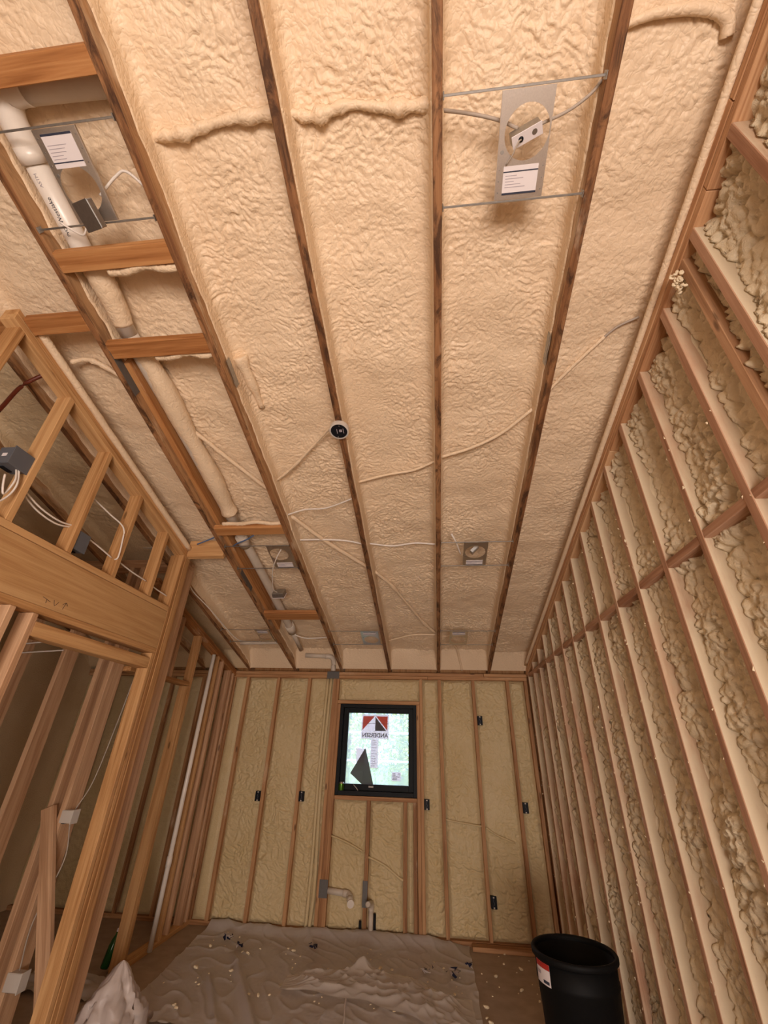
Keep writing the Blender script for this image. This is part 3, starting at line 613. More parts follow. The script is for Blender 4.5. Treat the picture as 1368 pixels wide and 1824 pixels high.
# ------------------------------------------------------------------ recessed light mounting plates
SX = Matrix.Rotation(-SL, 4, 'X')
def light_plate(label, x0, x1, y0, y1, hole_c, hole_r, lab, bay):
    """plate hung on two bars between rafters; lab = (y0, y1) of its paper label; bay = x limits of the bay"""
    cx, cy = (x0+x1)/2, (y0+y1)/2
    t = empty('light_mounting_plate', (cx, cy, zu(cy)+0.006), (-SL, 0, 0)); tag(t, label, 'mounting plate', 'recessed light plates on the ceiling')
    hw, hl = (x1-x0)/2, (y1-y0)/2/math.cos(SL)
    bm = bmesh.new(); n = 64; hx, hy = hole_c[0]-cx, (hole_c[1]-cy)/math.cos(SL)
    inn, out = [], []
    angs = sorted([2*math.pi*k/n for k in range(n)] + [math.atan2(sy*hl-hy, sx*hw-hx) % (2*math.pi) for sx in (-1, 1) for sy in (-1, 1)])
    for a in angs:
        c, s = math.cos(a), math.sin(a)
        k = min(((hw-hx)/c if c > 1e-9 else (-hw-hx)/c if c < -1e-9 else 9), ((hl-hy)/s if s > 1e-9 else (-hl-hy)/s if s < -1e-9 else 9))
        inn.append((hx+hole_r*c, hy+hole_r*s)); out.append((hx+k*c, hy+k*s))
    L4 = [[bm.verts.new((p[0], p[1], z)) for p in ps] for z in (0, 0.0014) for ps in (inn, out)]
    q = len(angs)
    for i in range(q):
        j = (i+1) % q
        bm.faces.new((L4[0][i], L4[0][j], L4[1][j], L4[1][i])); bm.faces.new((L4[2][j], L4[2][i], L4[3][i], L4[3][j]))
        bm.faces.new((L4[0][j], L4[0][i], L4[2][i], L4[2][j])); bm.faces.new((L4[1][i], L4[1][j], L4[3][j], L4[3][i]))
    for sx in (-1, 1): add_box(bm, sx*hw-0.0012, sx*hw+0.0012, -hl, hl, 0.0014, 0.012)
    bm_obj('plate', bm, M['steel'], t)
    for sy in (-1, 1):
        yy = sy*(hl+0.006)
        bar = boxo('hanger_bar', bay[0]-cx+0.002, bay[1]-cx-0.002, yy-0.004, yy+0.004, -0.001, 0.005, M['steel_rough'], t, 0.001)
        for e, d in ((bay[0], 1), (bay[1], -1)):
            a, b = sorted((e-cx+d*0.001, e-cx+d*0.005))
            boxo('bracket', a, b, yy-0.012, yy+0.012, -0.012, 0.020, M['steel_rough'], t, 0.001)
    l0, l1 = (lab[0]-cy)/math.cos(SL), (lab[1]-cy)/math.cos(SL)
    lb = boxo('label', -hw*0.72, hw*0.72, l0, l1, -0.0012, -0.0004, M['paper'], t, 0)
    flip = -1 if lab[0] < hole_c[1] else 1
    e0 = l1 if flip > 0 else l0
    boxo('label_stripe', -hw*0.72, hw*0.72, *sorted((e0, e0-flip*0.007)), -0.0020, -0.0012, M['ink'], lb, 0)
    boxo('label_stripe', -hw*0.72, hw*0.72, *sorted((l0+l1-e0+flip*0.016, l0+l1-e0+flip*0.020)), -0.0020, -0.0012, M['ink'], lb, 0)
    bm = bmesh.new()
    for k in range(5):
        yy = l0 + (l1-l0)*(0.32+0.10*k); add_box(bm, -hw*0.62, -hw*0.62+hw*random.uniform(0.35, 0.9), yy, yy+0.0022, -0.0018, -0.0013)
    o = bm_obj('label_print', bm, M['ink_soft'], lb)
    pm_ = None
    for sx in (-0.9, 0.9):
        for k in range(3):
            if pm_ is None:
                bm = bmesh.new(); lathe(bm, [(0.0001, -0.0006), (0.0028, -0.0006), (0.0028, 0.0)], 8); pm_ = bm_obj('punch_mark', bm, M['steel_rough'], t); o = pm_
            else: o = pm_.copy(); C.objects.link(o)
            o.location = (sx*hw, l0+(l1-l0)*(0.1+0.4*k), 0)
    bm = bmesh.new(); lathe(bm, [(0.0001, -0.0008), (0.007, -0.0008), (0.007, 0.0)], 14, (-0.84*hw, hy+flip*(hole_r*0.62), 0)); bm_obj('rivet', bm, M['steel_rough'], t)
    return t
b34 = (R_X[3]+0.038, R_X[4]); b01 = (R_X[0]+0.038, R_X[1]); b23 = (R_X[2]+0.038, R_X[3]); b12 = (R_X[1]+0.038, R_X[2]); bm0 = (R_X[-1]+0.038, R_X[0])
light_plate('bright steel mounting plate nearest, between the two right rafters, box in its hole', 0.312, 0.500, 0.604, 0.920, (0.414, 0.722), 0.083, (0.815, 0.905), b34)
light_plate('dark steel mounting plate nearest at upper left, overlapping the white drain pipe', -1.524, -1.340, 0.545, 0.850, (-1.437, 0.735), 0.080, (0.560, 0.665), b01)
light_plate('dark steel mounting plate halfway down the ceiling on the left, wires in its hole', -1.370, -1.174, 3.095, 3.392, (-1.285, 3.205), 0.080, (3.318, 3.385), b01)
light_plate('steel mounting plate halfway down the ceiling on the right, folded box in its hole', 0.283, 0.474, 3.100, 3.395, (0.378, 3.218), 0.082, (3.325, 3.388), b34)
light_plate('bright steel mounting plate near the back wall, above the window', -0.768, -0.575, 4.540, 4.832, (-0.668, 4.722), 0.080, (4.555, 4.620), b12)
light_plate('dull steel mounting plate near the back wall, right of the middle rafter', 0.197, 0.385, 4.530, 4.825, (0.290, 4.715), 0.080, (4.545, 4.610), b34)
light_plate('dark steel mounting plate near the back wall, in the leftmost foam bay by the corner', -1.955, -1.795, 4.510, 4.775, (-1.872, 4.675), 0.068, (4.522, 4.580), bm0)

# junction boxes
def rot_m(loc, eul): return Matrix.Translation(loc) @ Matrix.Rotation(eul[2], 4, 'Z') @ Matrix.Rotation(eul[1], 4, 'Y') @ Matrix.Rotation(eul[0], 4, 'X')
def jbox(label, loc, eul, sx, sy, sz, body, cover, knob=True, lead=True):
    t = empty('junction_box'); t.matrix_local = rot_m(loc, eul); tag(t, label, 'junction box')
    boxo('body', -sx/2, sx/2, -sy/2, sy/2, 0, sz, body, t, 0.003)
    cv = boxo('cover', -sx/2-0.002, sx/2+0.002, -sy/2-0.002, sy/2+0.002, -0.003, 0.0, cover, t, 0.001)
    if knob:
        bm = bmesh.new(); lathe(bm, [(0.0001, -0.0065), (0.009, -0.006), (0.010, -0.003)], 16, (-sx*0.22, 0, 0)); bm_obj('grommet', bm, M['box_dark'], t, True)
        bm = bmesh.new(); lathe(bm, [(0.0001, -0.0038), (0.010, -0.0036), (0.010, -0.003)], 18, (sx*0.25, 0, 0)); bm_obj('knockout', bm, M['steel_rough'], t)
    if lead: tube('lead', [(-sx*0.22, 0, -0.006), (-sx*0.36, -0.004, -0.02), (-sx*0.62, 0.022, -0.03), (-sx*0.85, 0.045, -0.026)], 0.0032, M['wire_grey'], t, 6, 5)
    return t
jbox('small grey steel box hanging in the hole of the nearest bright plate', (0.418, 0.735, zu(0.735)+0.018), (-SL+0.35, -0.15, -0.32), 0.112, 0.040, 0.042, M['steel_rough'], M['paper'])
jbox('square grey steel box hanging from the dark plate at upper left', (-1.425, 0.80, zu(0.80)-0.062), (-SL-0.1, 0.25, -0.25), 0.095, 0.105, 0.030, M['steel_rough'], M['steel_rough'], False, False)
tube('white_cable', [(-1.465, 0.845, zu(0.84)-0.05), (-1.50, 0.87, zu(0.87)-0.045), (-1.56, 0.86, zu(0.86)-0.015), (-1.60, 0.83, zu(0.83)-0.01)], 0.0045, M['wire'], None, 8, 6)
tag(bpy.data.objects['white_cable'], 'short white cable tail curling from the box on the upper left plate', 'cable')
jb = jbox('folded grey steel box showing through the hole of the right mid ceiling plate', (0.385, 3.27, zu(3.27)+0.055), (-SL+0.5, -0.75, -0.2), 0.075, 0.070, 0.030, M['steel_rough'], M['steel_rough'], False, False)
jb = jbox('grey and white box hanging on wires below the left mid ceiling plate', (-1.475, 3.86, zu(3.86)+0.02), (0.9, 0, -0.05), 0.115, 0.085, 0.050, M['steel_rough'], M['paper'], False, False)
boxo('stripe', -0.055, 0.055, -0.012, 0.012, -0.006, -0.003, M['box_grey'], jb, 0)

# black round ceiling box on the second rafter
t = empty('round_ceiling_box', (-0.534, 1.975, zu(1.975)), (-SL, 0, 0)); tag(t, 'round black ceiling box with pale rim under the second rafter', 'ceiling box')
bm = bmesh.new(); lathe(bm, [(0.060, 0.0), (0.060, -0.030), (0.052, -0.032), (0.052, -0.026), (0.0001, -0.026)], 40); bm_obj('rim', bm, M['box_white'], t, False)
bm = bmesh.new(); lathe(bm, [(0.0515, -0.027), (0.050, -0.0295), (0.0001, -0.0295)], 40); bm_obj('cover', bm, M['box_dark'], t)
for x, y in ((-0.012, 0.040), (0.006, -0.038)):
    bm = bmesh.new(); lathe(bm, [(0.0001, -0.0325), (0.0035, -0.032), (0.004, -0.0295)], 10, (x, y, 0)); bm_obj('screw', bm, M['steel'], t)
bm = bmesh.new()
add_box(bm, 0.002, 0.018, -0.012, 0.006, -0.0302, -0.0296); add_box(bm, -0.014, -0.011, -0.016, 0.016, -0.0302, -0.0296); add_box(bm, 0.026, 0.029, -0.018, 0.016, -0.0302, -0.0296)
bm_obj('printed_mark', bm, M['ink_soft'], t)
boxo('mark_dot', 0.008, 0.012, -0.004, 0.000, -0.0306, -0.0303, M['ink'], t, 0)

# ------------------------------------------------------------------ pipes on the ceiling
dp = empty('drain_pipe', (-1.62, 0.6, 3.79)); tag(dp, 'long white plastic drain pipe running between the left rafters above the blocks', 'pipe')
def rel(pts, o): return [tuple(np.array(p)-np.array(o)) for p in pts]
O = (-1.62, 0.6, 3.79)
def pz(y, off=0.115): return zu(y)+off
tube('pipe_run', rel([(-1.655, 0.62, pz(0.62)), (-1.648, 1.40, pz(1.40))], O), 0.046, M['pvc'], dp, 24, 2)
tube('foam_coat', rel([(-1.640, 1.06, pz(1.06, .12)), (-1.634, 1.15, pz(1.15, .115)), (-1.640, 1.26, pz(1.26, .118)), (-1.648, 1.345, pz(1.345, .115))], O), lambda s: 0.062-0.013*s*s, M['foam'], dp, 22, 8, 0.05)
tube('pipe_run', rel([(-1.648, 1.40, pz(1.40, .115)), (-1.632, 2.05, pz(2.05, .125)), (-1.612, 3.0, pz(3.0, .12))], O), 0.046, M['pvc_dusty'], dp, 20, 4)
tube('foam_coat', rel([(-1.630, 1.50, pz(1.50, .125)), (-1.615, 1.70, pz(1.70, .125)), (-1.618, 2.05, pz(2.05, .13)), (-1.604, 2.4, pz(2.4, .13)), (-1.606, 2.7, pz(2.7, .125)), (-1.605, 2.82, pz(2.82, .12))], O), lambda s: 0.060-0.006*math.sin(s*17), M['foam'], dp, 22, 10, 0.05)
tube('pipe_run', rel([(-1.612, 2.98, pz(2.98)), (-1.60, 3.6, pz(3.6)), (-1.60, 4.5, pz(4.5)), (-1.600, 4.75, pz(4.75))], O), 0.040, M['pvc_dusty'], dp, 20, 3)
tube('pipe_run', rel([(-1.600, 4.72, pz(4.72)), (-1.60, 5.18, pz(5.18, .10))], O), 0.026, M['pvc_dusty'], dp, 16, 2)
tube('coupling', rel([(-1.600, 4.62, pz(4.62)), (-1.600, 4.76, pz(4.76))], O), 0.050, M['pvc_dusty'], dp, 20, 1)
tube('coupling', rel([(-1.614, 3.10, pz(3.10, .11)), (-1.612, 3.22, pz(3.22, .11))], O), 0.050, M['pvc_dusty'], dp, 20, 1)
tube('elbow', rel([(-1.655, 0.66, pz(0.66)), (-1.655, 0.60, pz(0.60)), (-1.651, 0.53, pz(0.53)), (-1.625, 0.475, pz(0.475, .12)), (-1.57, 0.462, pz(0.462, .12)), (-1.53, 0.462, pz(0.462, .12))], O), 0.052, M['pvc'], dp, 24, 5)
tube('coupling', rel([(-1.655, 0.615, pz(0.615)), (-1.655, 0.672, pz(0.672))], O), 0.0545, M['pvc'], dp, 24, 1)
tube('branch_run', rel([(-1.54, 0.462, pz(0.462, .12)), (-1.35, 0.470, pz(0.47, .135)), (-1.165, 0.478, pz(0.478, .15))], O), 0.050, M['pvc_dusty'], dp, 24, 3)
# lettering along the pipe: follows the round wall
def pipe_text(s, size, x, y, ang, mat):
    cu = bpy.data.curves.new('pipe_lettering', 'FONT'); cu.body = s; cu.size = size; cu.align_y = 'CENTER'
    tmp = bpy.data.objects.new('tmp', cu); C.objects.link(tmp)
    me = bpy.data.meshes.new_from_object(tmp.evaluated_get(bpy.context.evaluated_depsgraph_get())); bpy.data.objects.remove(tmp)
    R = 0.0472
    for v in me.vertices:
        a = ang - v.co.y/R; yy = y - v.co.x*math.cos(SL)
        v.co = Vector((x + R*math.sin(a), yy, pz(yy) - R*math.cos(a)/math.cos(SL))) - Vector((-1.62, 0.6, 3.79))
    mesh_obj('pipe_lettering', me, mat, dp)
pipe_text('ASTM', 0.020, -1.654, 0.735, 0.10, M['ink_soft'])
pipe_text('Westlake', 0.026, -1.652, 0.865, 0.10, M['ink'])
pipe_text('PVC', 0.020, -1.651, 0.915, 0.10, M['ink'])

pm = tube('vent_pipe', [(-2.30, 4.98, zu(4.98)+0.085), (-2.05, 4.97, zu(4.97)+0.085), (-1.80, 4.95, zu(4.95)+0.085)], 0.024, M['pvc_dusty'], None, 16, 3)
tag(pm, 'short pale pipe crossing the leftmost foam bay at the back corner', 'pipe')
ve = empty('elbow_pipe', (-1.56, 5.30, 2.60)); tag(ve, 'pale pipe with elbow over the back plate left of the window', 'pipe')
O = (-1.56, 5.30, 2.60)
tube('pipe_run', rel([(-1.58, 5.33, 2.605), (-1.30, 5.36, 2.600)], O), 0.026, M['pvc_dusty'], ve, 16, 2)
tube('elbow', rel([(-1.33, 5.357, 2.60), (-1.27, 5.37, 2.598), (-1.238, 5.40, 2.57), (-1.235, 5.43, 2.50), (-1.235, 5.44, 2.44)], O), 0.030, M['pvc_dusty'], ve, 16, 4)

# ------------------------------------------------------------------ foam covered cables and loose cables on the ceiling
def cable(name, label, pts, r, mat, jit=0.0, sides=8, n=8, cat='cable', group=None):
    o = tube(name, pts, r, M[mat], None, sides, n, jit); tag(o, label, cat, group); return o
def fr(a, b):                                    # lumpy radius
    ph = random.uniform(0, 6)
    return lambda s: a + (b-a)*(0.5+0.5*math.sin(ph+s*11))*(0.6+0.4*math.sin(ph*2+s*37))
FC = 'foam_covered_cable'
cable(FC, 'thick lumpy foam covered cable crossing the bay left of the second rafter, near top', [(-1.135, 0.655, 3.865), (-0.971, 0.653, 3.853), (-0.789, 0.630, 3.856), (-0.58, 0.630, 3.858)], fr(0.018, 0.032), 'foam', 0.16, 14, 16)
cable(FC, 'thick lumpy foam covered cable crossing the wide middle bay, near top', [(-0.515, 0.634, 3.855), (-0.415, 0.652, 3.85), (-0.272, 0.633, 3.855), (-0.116, 0.654, 3.85), (0.055, 0.662, 3.85)], fr(0.016, 0.034), 'foam', 0.16, 14, 16)
cable('grey_cable', 'grey dusted cable from the middle rafter to the box in the nearest plate', [(0.098, 0.66, 3.775), (0.207, 0.675, 3.755), (0.314, 0.698, 3.735), (0.385, 0.722, 3.712)], 0.007, 'wire_grey')
cable('grey_cable', 'grey dusted cable from the nearest plate box to the right rafter', [(0.462, 0.716, 3.705), (0.56, 0.690, 3.715), (0.632, 0.655, 3.728), (0.668, 0.622, 3.74)], 0.006, 'wire_grey')
cable(FC, 'arched foam covered cable at the upper right corner of the ceiling', [(0.700, 0.540, 3.875), (0.770, 0.516, 3.868), (0.844, 0.505, 3.870), (0.954, 0.506, 3.868), (1.042, 0.521, 3.862), (1.085, 0.545, 3.855), (1.10, 0.58, 3.845)], lambda s: 0.012+0.012*s, 'foam', 0.06, 12, 8)
cable(FC, 'foam covered cable slanting from the right rafter to the right wall plate', [(0.700, 2.00, 3.50), (0.767, 1.890, 3.530), (0.877, 1.745, 3.566), (0.98, 1.622, 3.597)], 0.010, 'foam', 0.08)
cable('grey_cable', 'bare blue grey cable end running up to the right wall plate', [(0.972, 1.630, 3.594), (1.03, 1.57, 3.605), (1.115, 1.515, 3.60)], 0.0065, 'wire_grey')
cable(FC, 'foam covered cable sloping across the bay right of the middle rafter', [(0.100, 2.36, 3.385), (0.300, 2.30, 3.405), (0.488, 2.20, 3.435), (0.664, 2.03, 3.478)], 0.011, 'foam', 0.08)
cable(FC, 'foam covered cable sloping across the middle bay behind the round box', [(-0.511, 2.575, 3.345), (-0.290, 2.515, 3.36), (-0.102, 2.48, 3.366), (0.055, 2.41, 3.385)], 0.010, 'foam', 0.08)
cable(FC, 'foam covered cable running from the left rafter up to the round black box', [(-1.120, 2.51, 3.342), (-0.96, 2.39, 3.375), (-0.76, 2.205, 3.42), (-0.60, 2.03, 3.42), (-0.545, 1.99, 3.36)], fr(0.008, 0.014), 'foam', 0.12)
cable('blue_cable', 'thin blue and foam crusted cable between first and second rafters', [(-1.12, 2.83, 3.225), (-0.97, 2.79, 3.245), (-0.79, 2.78, 3.25), (-0.555, 2.67, 3.265)], 0.006, 'wire', 0.1)
cable(FC, 'straight foam covered pipe slanting down the narrow pipe bay', [(-1.62, 2.02, 3.485), (-1.526, 2.145, 3.452), (-1.452, 2.265, 3.42), (-1.20, 2.64, 3.325)], 0.015, 'foam', 0.06, 10)
cable(FC, 'thick foam covered cable running diagonally between first and second rafters', [(-1.123, 2.90, 3.26), (-0.90, 3.23, 3.18), (-0.60, 3.57, 3.09), (-0.552, 3.62, 3.075)], 0.017, 'foam', 0.12, 12)
cable(FC, 'thick foam covered cable running diagonally across the middle bay', [(-0.512, 3.68, 3.065), (-0.366, 3.93, 3.005), (-0.244, 4.23, 2.93), (-0.08, 4.62, 2.83), (0.055, 4.86, 2.77)], fr(0.012, 0.022), 'foam', 0.14, 12)
cable('white_cable', 'thin pale cable crossing level between first and second rafters', [(-1.123, 3.20, 3.18), (-0.898, 3.20, 3.178), (-0.70, 3.22, 3.17), (-0.553, 3.27, 3.155)], 0.008, 'wire', 0.08)
cable('white_cable', 'thin pale cable crossing level over the middle bay', [(-0.512, 3.26, 3.16), (-0.314, 3.30, 3.152), (-0.116, 3.265, 3.158), (0.056, 3.28, 3.15)], 0.008, 'wire', 0.08)
cable(FC, 'short foam covered cable in the middle bay close to the back wall', [(-0.50, 5.03, 2.725), (-0.216, 4.89, 2.758), (0.055, 4.87, 2.76)], 0.010, 'foam', 0.1)
cable('white_cable', 'pale cable sagging from the drain pipe to the first rafter near the back wall', [(-1.58, 4.80, 2.735), (-1.45, 4.86, 2.71), (-1.163, 4.82, 2.715)], 0.007, 'wire', 0.06)
cable(FC, 'arched foam covered cable beside the partition plate at left', [(-2.10, 1.53, 3.58), (-2.02, 1.535, 3.60), (-1.95, 1.57, 3.595), (-1.85, 1.68, 3.57), (-1.775, 1.80, 3.53)], fr(0.012, 0.022), 'foam', 0.12, 12)
cable('white_cable', 'thin white cable hanging along the leftmost dark rafter', [(-2.291, 3.576, 2.947), (-2.316, 3.755, 2.902), (-2.283, 4.043, 2.830), (-2.238, 4.662, 2.674), (-2.20, 4.90, 2.68)], 0.0055, 'wire')
cable(FC, 'foam covered cable dropping to the back plate at the right', [(0.235, 5.12, 2.72), (0.30, 5.28, 2.69), (0.335, 5.40, 2.58), (0.36, 5.47, 2.47)], 0.012, 'foam', 0.08, 10)
cable('blue_cable', 'blue cable pair end poking from the rafter above the header block', [(-1.98, 3.08, 3.10), (-1.82, 3.02, 3.125), (-1.735, 2.97, 3.14), (-1.60, 2.87, 3.165)], 0.006, 'wire_blue')
cable('blue_cable', 'blue cable looping beside the left mid ceiling plate', [(-1.70, 3.16, 3.11), (-1.62, 3.08, 3.10), (-1.52, 3.03, 3.11), (-1.44, 2.975, 3.12)], 0.006, 'wire_blue')
cable('white_cable', 'stubby white cable left of the right mid ceiling plate', [(0.185, 3.10, zu(3.10)+0.09), (0.222, 3.15, zu(3.15)+0.05), (0.262, 3.265, zu(3.265)+0.02)], lambda s: 0.009-0.005*s, 'wire')
cable('white_cable', 'pair of white wires dangling from the left mid plate to the striped box', [(-1.262, 3.17, zu(3.17)+0.03), (-1.32, 3.24, zu(3.24)-0.01), (-1.40, 3.40, zu(3.40)-0.02), (-1.49, 3.70, zu(3.70)+0.0), (-1.49, 3.82, zu(3.82)+0.03)], 0.0045, 'wire')
cable('white_cable', 'pale flat cable inside the bay beside the upper left plate', [(-1.40, 0.78, zu(0.78)+0.06), (-1.31, 0.735, zu(0.735)+0.09), (-1.25, 0.725, zu(0.725)+0.09), (-1.165, 0.79, zu(0.79)+0.06)], 0.006, 'wire')

tube('foam_lip', [(-1.085, 1.60, zu(1.60)+0.175), (-1.075, 1.68, zu(1.68)+0.17), (-1.065, 1.80, zu(1.80)+0.175), (-1.06, 1.95, zu(1.95)+0.185)], lambda s: 0.042-0.022*s+0.004*math.sin(s*13), M['foam'], ceil, 14, 5, 0.10)
bm = bmesh.new()
for q in range(26):
    c = Vector((XR-0.006-0.03*random.random(), 1.235-0.05*random.random(), zp(1.22)-0.02-0.13*random.random())); m4 = Matrix.Translation(c) @ Matrix.Diagonal((0.010*random.uniform(.5, 1.4), 0.008*random.uniform(.5, 1.4), 0.011*random.uniform(.5, 1.4), 1))
    bmesh.ops.create_icosphere(bm, subdivisions=1, radius=1.0, matrix=m4)
bm_obj('foam_shred', bm, M['crumb'], wr)['kind'] = 'stuff'
# metal plates on the framing
def nail_plate(label, x0, x1, y0, y1, z0, z1):
    bm = bmesh.new(); c = Vector(((x0+x1)/2, (y0+y1)/2, (z0+z1)/2)); add_box(bm, x0-c.x, x1-c.x, y0-c.y, y1-c.y, z0-c.z, z1-c.z, 0.0005)
    o = bm_obj('nail_plate', bm, M['guard'], None); o.location = c; tag(o, label, 'nail plate', 'steel nail guard plates'); return o
nail_plate('grey steel guard plate on the back top plate left of the window', -1.325, -1.170, D-0.0095, D-0.0072, 2.360, 2.445)
nail_plate('grey steel guard plate low on the studs left below the window', -1.215, -1.125, D-0.0035, D-0.0015, 0.275, 0.420)
nail_plate('narrow grey steel guard plate on the stud under the middle of the window', -0.765, -0.715, D-0.0035, D-0.0015, 0.225, 0.430)
o = nail_plate('rusty grey steel guard plate on the left rafter side by the pipe', -0.0012, 0.0012, -0.14, 0.14, -0.028, 0.028); o.location = (-1.7305, 1.55, zu(1.55)+0.026); o.rotation_euler = (-SL, 0, 0)
o = nail_plate('grey steel guard plate on the left rafter side near the header block', -0.0012, 0.0012, -0.15, 0.15, -0.03, 0.03); o.location = (-1.7305, 3.62, zu(3.62)+0.034); o.rotation_euler = (-SL, 0, 0)
def truss_clip(label, x, y, sgn):
    bm = bmesh.new()
    for k in range(7): add_box(bm, -0.002, 0.002, -0.075+k*0.023, -0.062+k*0.023, -0.022, 0.022, 0.0008)
    add_box(bm, -0.001, 0.001, -0.078, 0.09, -0.024, 0.024)
    o = bm_obj('ribbed_clip', bm, M['steel_rough'], None); o.location = (x, y, zu(y)+0.07); o.rotation_euler = (-SL, 0, 0); tag(o, label, 'metal clip', 'ribbed clips on rafter sides')
truss_clip('ribbed grey metal clip on the right side of the first rafter', R_X[1]+0.048, 1.62, 1)
truss_clip('ribbed grey metal clip on the left side of the right rafter', R_X[4]-0.010, 1.60, -1)

# ------------------------------------------------------------------ outlet boxes on the back wall
def outlet(label, x0, z, side):
    t = empty('outlet_box', (x0+0.0285, D, z)); tag(t, label, 'outlet box', 'outlet boxes on the back wall')
    bm = bmesh.new(); w2_, h2 = 0.0285, 0.047
    for b_ in ((-w2_, -w2_+0.003, -h2, h2), (w2_-0.003, w2_, -h2, h2), (-w2_+0.003, w2_-0.003, -h2, -h2+0.003), (-w2_+0.003, w2_-0.003, h2-0.003, h2)):
        add_box(bm, b_[0], b_[1], -0.012, 0.05, b_[2], b_[3], 0.0006)
    bm_obj('rim', bm, M['box_dark'], t)
    boxo('cavity', -w2_+0.003, w2_-0.003, -0.002, 0.004, -h2+0.003, h2-0.003, M['box_dark'], t, 0)
    for s in (-1, 1):
        boxo('screw_tab', -0.007, 0.007, -0.0125, -0.008, s*(h2-0.008)-0.006, s*(h2-0.008)+0.006, M['box_white'], t, 0.001)
    tube('wire_end', [(-0.006, -0.003, -0.03), (0.004, -0.008, -0.008), (-0.003, -0.009, 0.012), (0.004, -0.004, 0.03)], 0.0022, M['box_grey'], t, 6, 4)
outlet('black outlet box at counter height on the second stud left of the window', -2.031, 1.105, -1)
outlet('black outlet box at counter height, nearest left of the window', -1.527, 1.120, 1)
outlet('black outlet box just right of the window, below its sill', -0.127, 1.095, 1)
outlet('black outlet box high on the wall right of the window', 0.507, 1.925, 1)
outlet('black outlet box at counter height near the right corner', 0.913, 1.105, 1)
outlet('black outlet box low on the wall right of the window', 0.507, 0.330, 1)

# plumbing under the window
wp_ = empty('waste_pipe', (-1.10, D-0.01, 0.33)); tag(wp_, 'pale waste pipe stub with cap below the window', 'pipe')
O = (-1.10, D-0.01, 0.33)
tube('pipe_run', rel([(-1.12, D-0.008, 0.338), (-0.93, D-0.012, 0.325)], O), 0.027, M['pvc_dusty'], wp_, 16, 2)
tube('elbow', rel([(-0.96, D-0.012, 0.327), (-0.91, D-0.015, 0.322), (-0.89, D-0.04, 0.315), (-0.878, D-0.075, 0.307)], O), 0.031, M['pvc_dusty'], wp_, 16, 4)
tube('stub', rel([(-0.880, D-0.07, 0.308), (-0.855, D-0.17, 0.290)], O), 0.030, M['pvc'], wp_, 18, 1)
tube('cap', rel([(-0.8555, D-0.168, 0.2905), (-0.852, D-0.182, 0.288)], O), 0.034, M['pvc'], wp_, 18, 1)
rz = empty('riser_pipe', (-0.66, D-0.02, 0.0)); tag(rz, 'open ended pale riser pipe beside the stud under the window', 'pipe')
O = (-0.66, D-0.02, 0.0)
bm = bmesh.new(); add_tube(bm, rel([(-0.665, D-0.03, 0.02), (-0.668, D-0.032, 0.225)], O), 0.024, 16); bm_obj('pipe_run', bm, M['pvc_dusty'], rz, True)
bm = bmesh.new()
pa, pb = Vector((-0.668+0.66, -0.005, 0.262)), Vector((-0.690+0.66, -0.105, 0.282))
add_tube(bm, [Vector((-0.008, -0.012, 0.215)), Vector((-0.008, -0.012, 0.245)), pa, pb], 0.027, 16, 0, False)
add_tube(bm, [pb, pa], 0.021, 16, 0, True); bm_obj('elbow', bm, M['pvc_dusty'], rz, True)
for k, (x, z1) in enumerate(((-0.775, 0.13), (-0.632, 0.19))):
    o = tube('black_pipe', [(x, D-0.012, 0.03), (x, D-0.012, z1)], 0.013, M['box_dark'], None, 10, 2); tag(o, ('short black pipe stub left of the open riser pipe', 'short black pipe stub right of the open riser pipe')[k], 'pipe')

# white riser in the left wall, thin horizontal one by the side room ceiling
rp = empty('riser_pipe', (X2+0.035, 4.76, 0.0)); tag(rp, 'tall white pipe standing in the left stud wall', 'pipe')
tube('pipe_run', [(0, 0.012, 0.03), (0, 0.012, 2.50)], 0.021, M['pvc'], rp, 16, 2)
tube('coupling', [(0, 0.012, 0.60), (0, 0.012, 0.68)], 0.025, M['pvc'], rp, 16, 1)
o = tube('side_pipe', [(-3.3, 3.30, 3.225), (-2.62, 3.30, 3.195), (-2.26, 3.30, 3.18)], 0.022, M['pvc_dusty'], None, 14, 2); tag(o, 'pale pipe running level under the side room ceiling behind the partition', 'pipe')
o = tube('water_pipe', [(-2.21, 1.528, 3.50), (-2.30, 1.505, 3.37), (-2.31, 1.477, 3.15), (-2.32, 1.43, 2.95)], 0.011, M['pex'], None, 10, 8); tag(o, 'dark red water pipe bending through the partition at left', 'pipe')

# partition boxes and cables
def pbox(label, loc, sx, sy, sz, mat, mark=False):
    t = empty('switch_box', loc); tag(t, label, 'electrical box')
    boxo('body', -sx/2, sx/2, -sy/2, sy/2, -sz/2, sz/2, mat, t, 0.004)
    boxo('flange', sx/2-0.004, sx/2+0.003, -sy/2-0.004, sy/2+0.004, -sz/2-0.004, sz/2+0.004, mat, t, 0.001)
    boxo('clamp', -sx/2+0.01, -sx/2+0.035, -sy/4, sy/4, -sz/2-0.006, -sz/2, M['box_dark'], t, 0.001)
    if mark: boxo('label', -0.014, 0.014, -sy/2-0.001, -sy/2, -0.008, 0.010, M['paper'], t, 0)
    return t
pbox('grey electrical box on the cripple stud nearest left with white cables below', (-2.165, 1.572, 2.885), 0.09, 0.11, 0.10, M['box_grey'], True)
pbox('grey electrical box low behind the second cripple stud above the header', (-2.150, 2.115, 2.665), 0.07, 0.09, 0.11, M['box_grey'])
pbox('pale switch box at hand height on the doubled studs of the side room', (-2.565, 3.36, 1.14), 0.09, 0.06, 0.075, M['box_white'])
pbox('pale outlet box low on the doubled studs of the side room', (-2.565, 3.36, 0.325), 0.10, 0.06, 0.085, M['box_white'])
WC = 'white_cable'
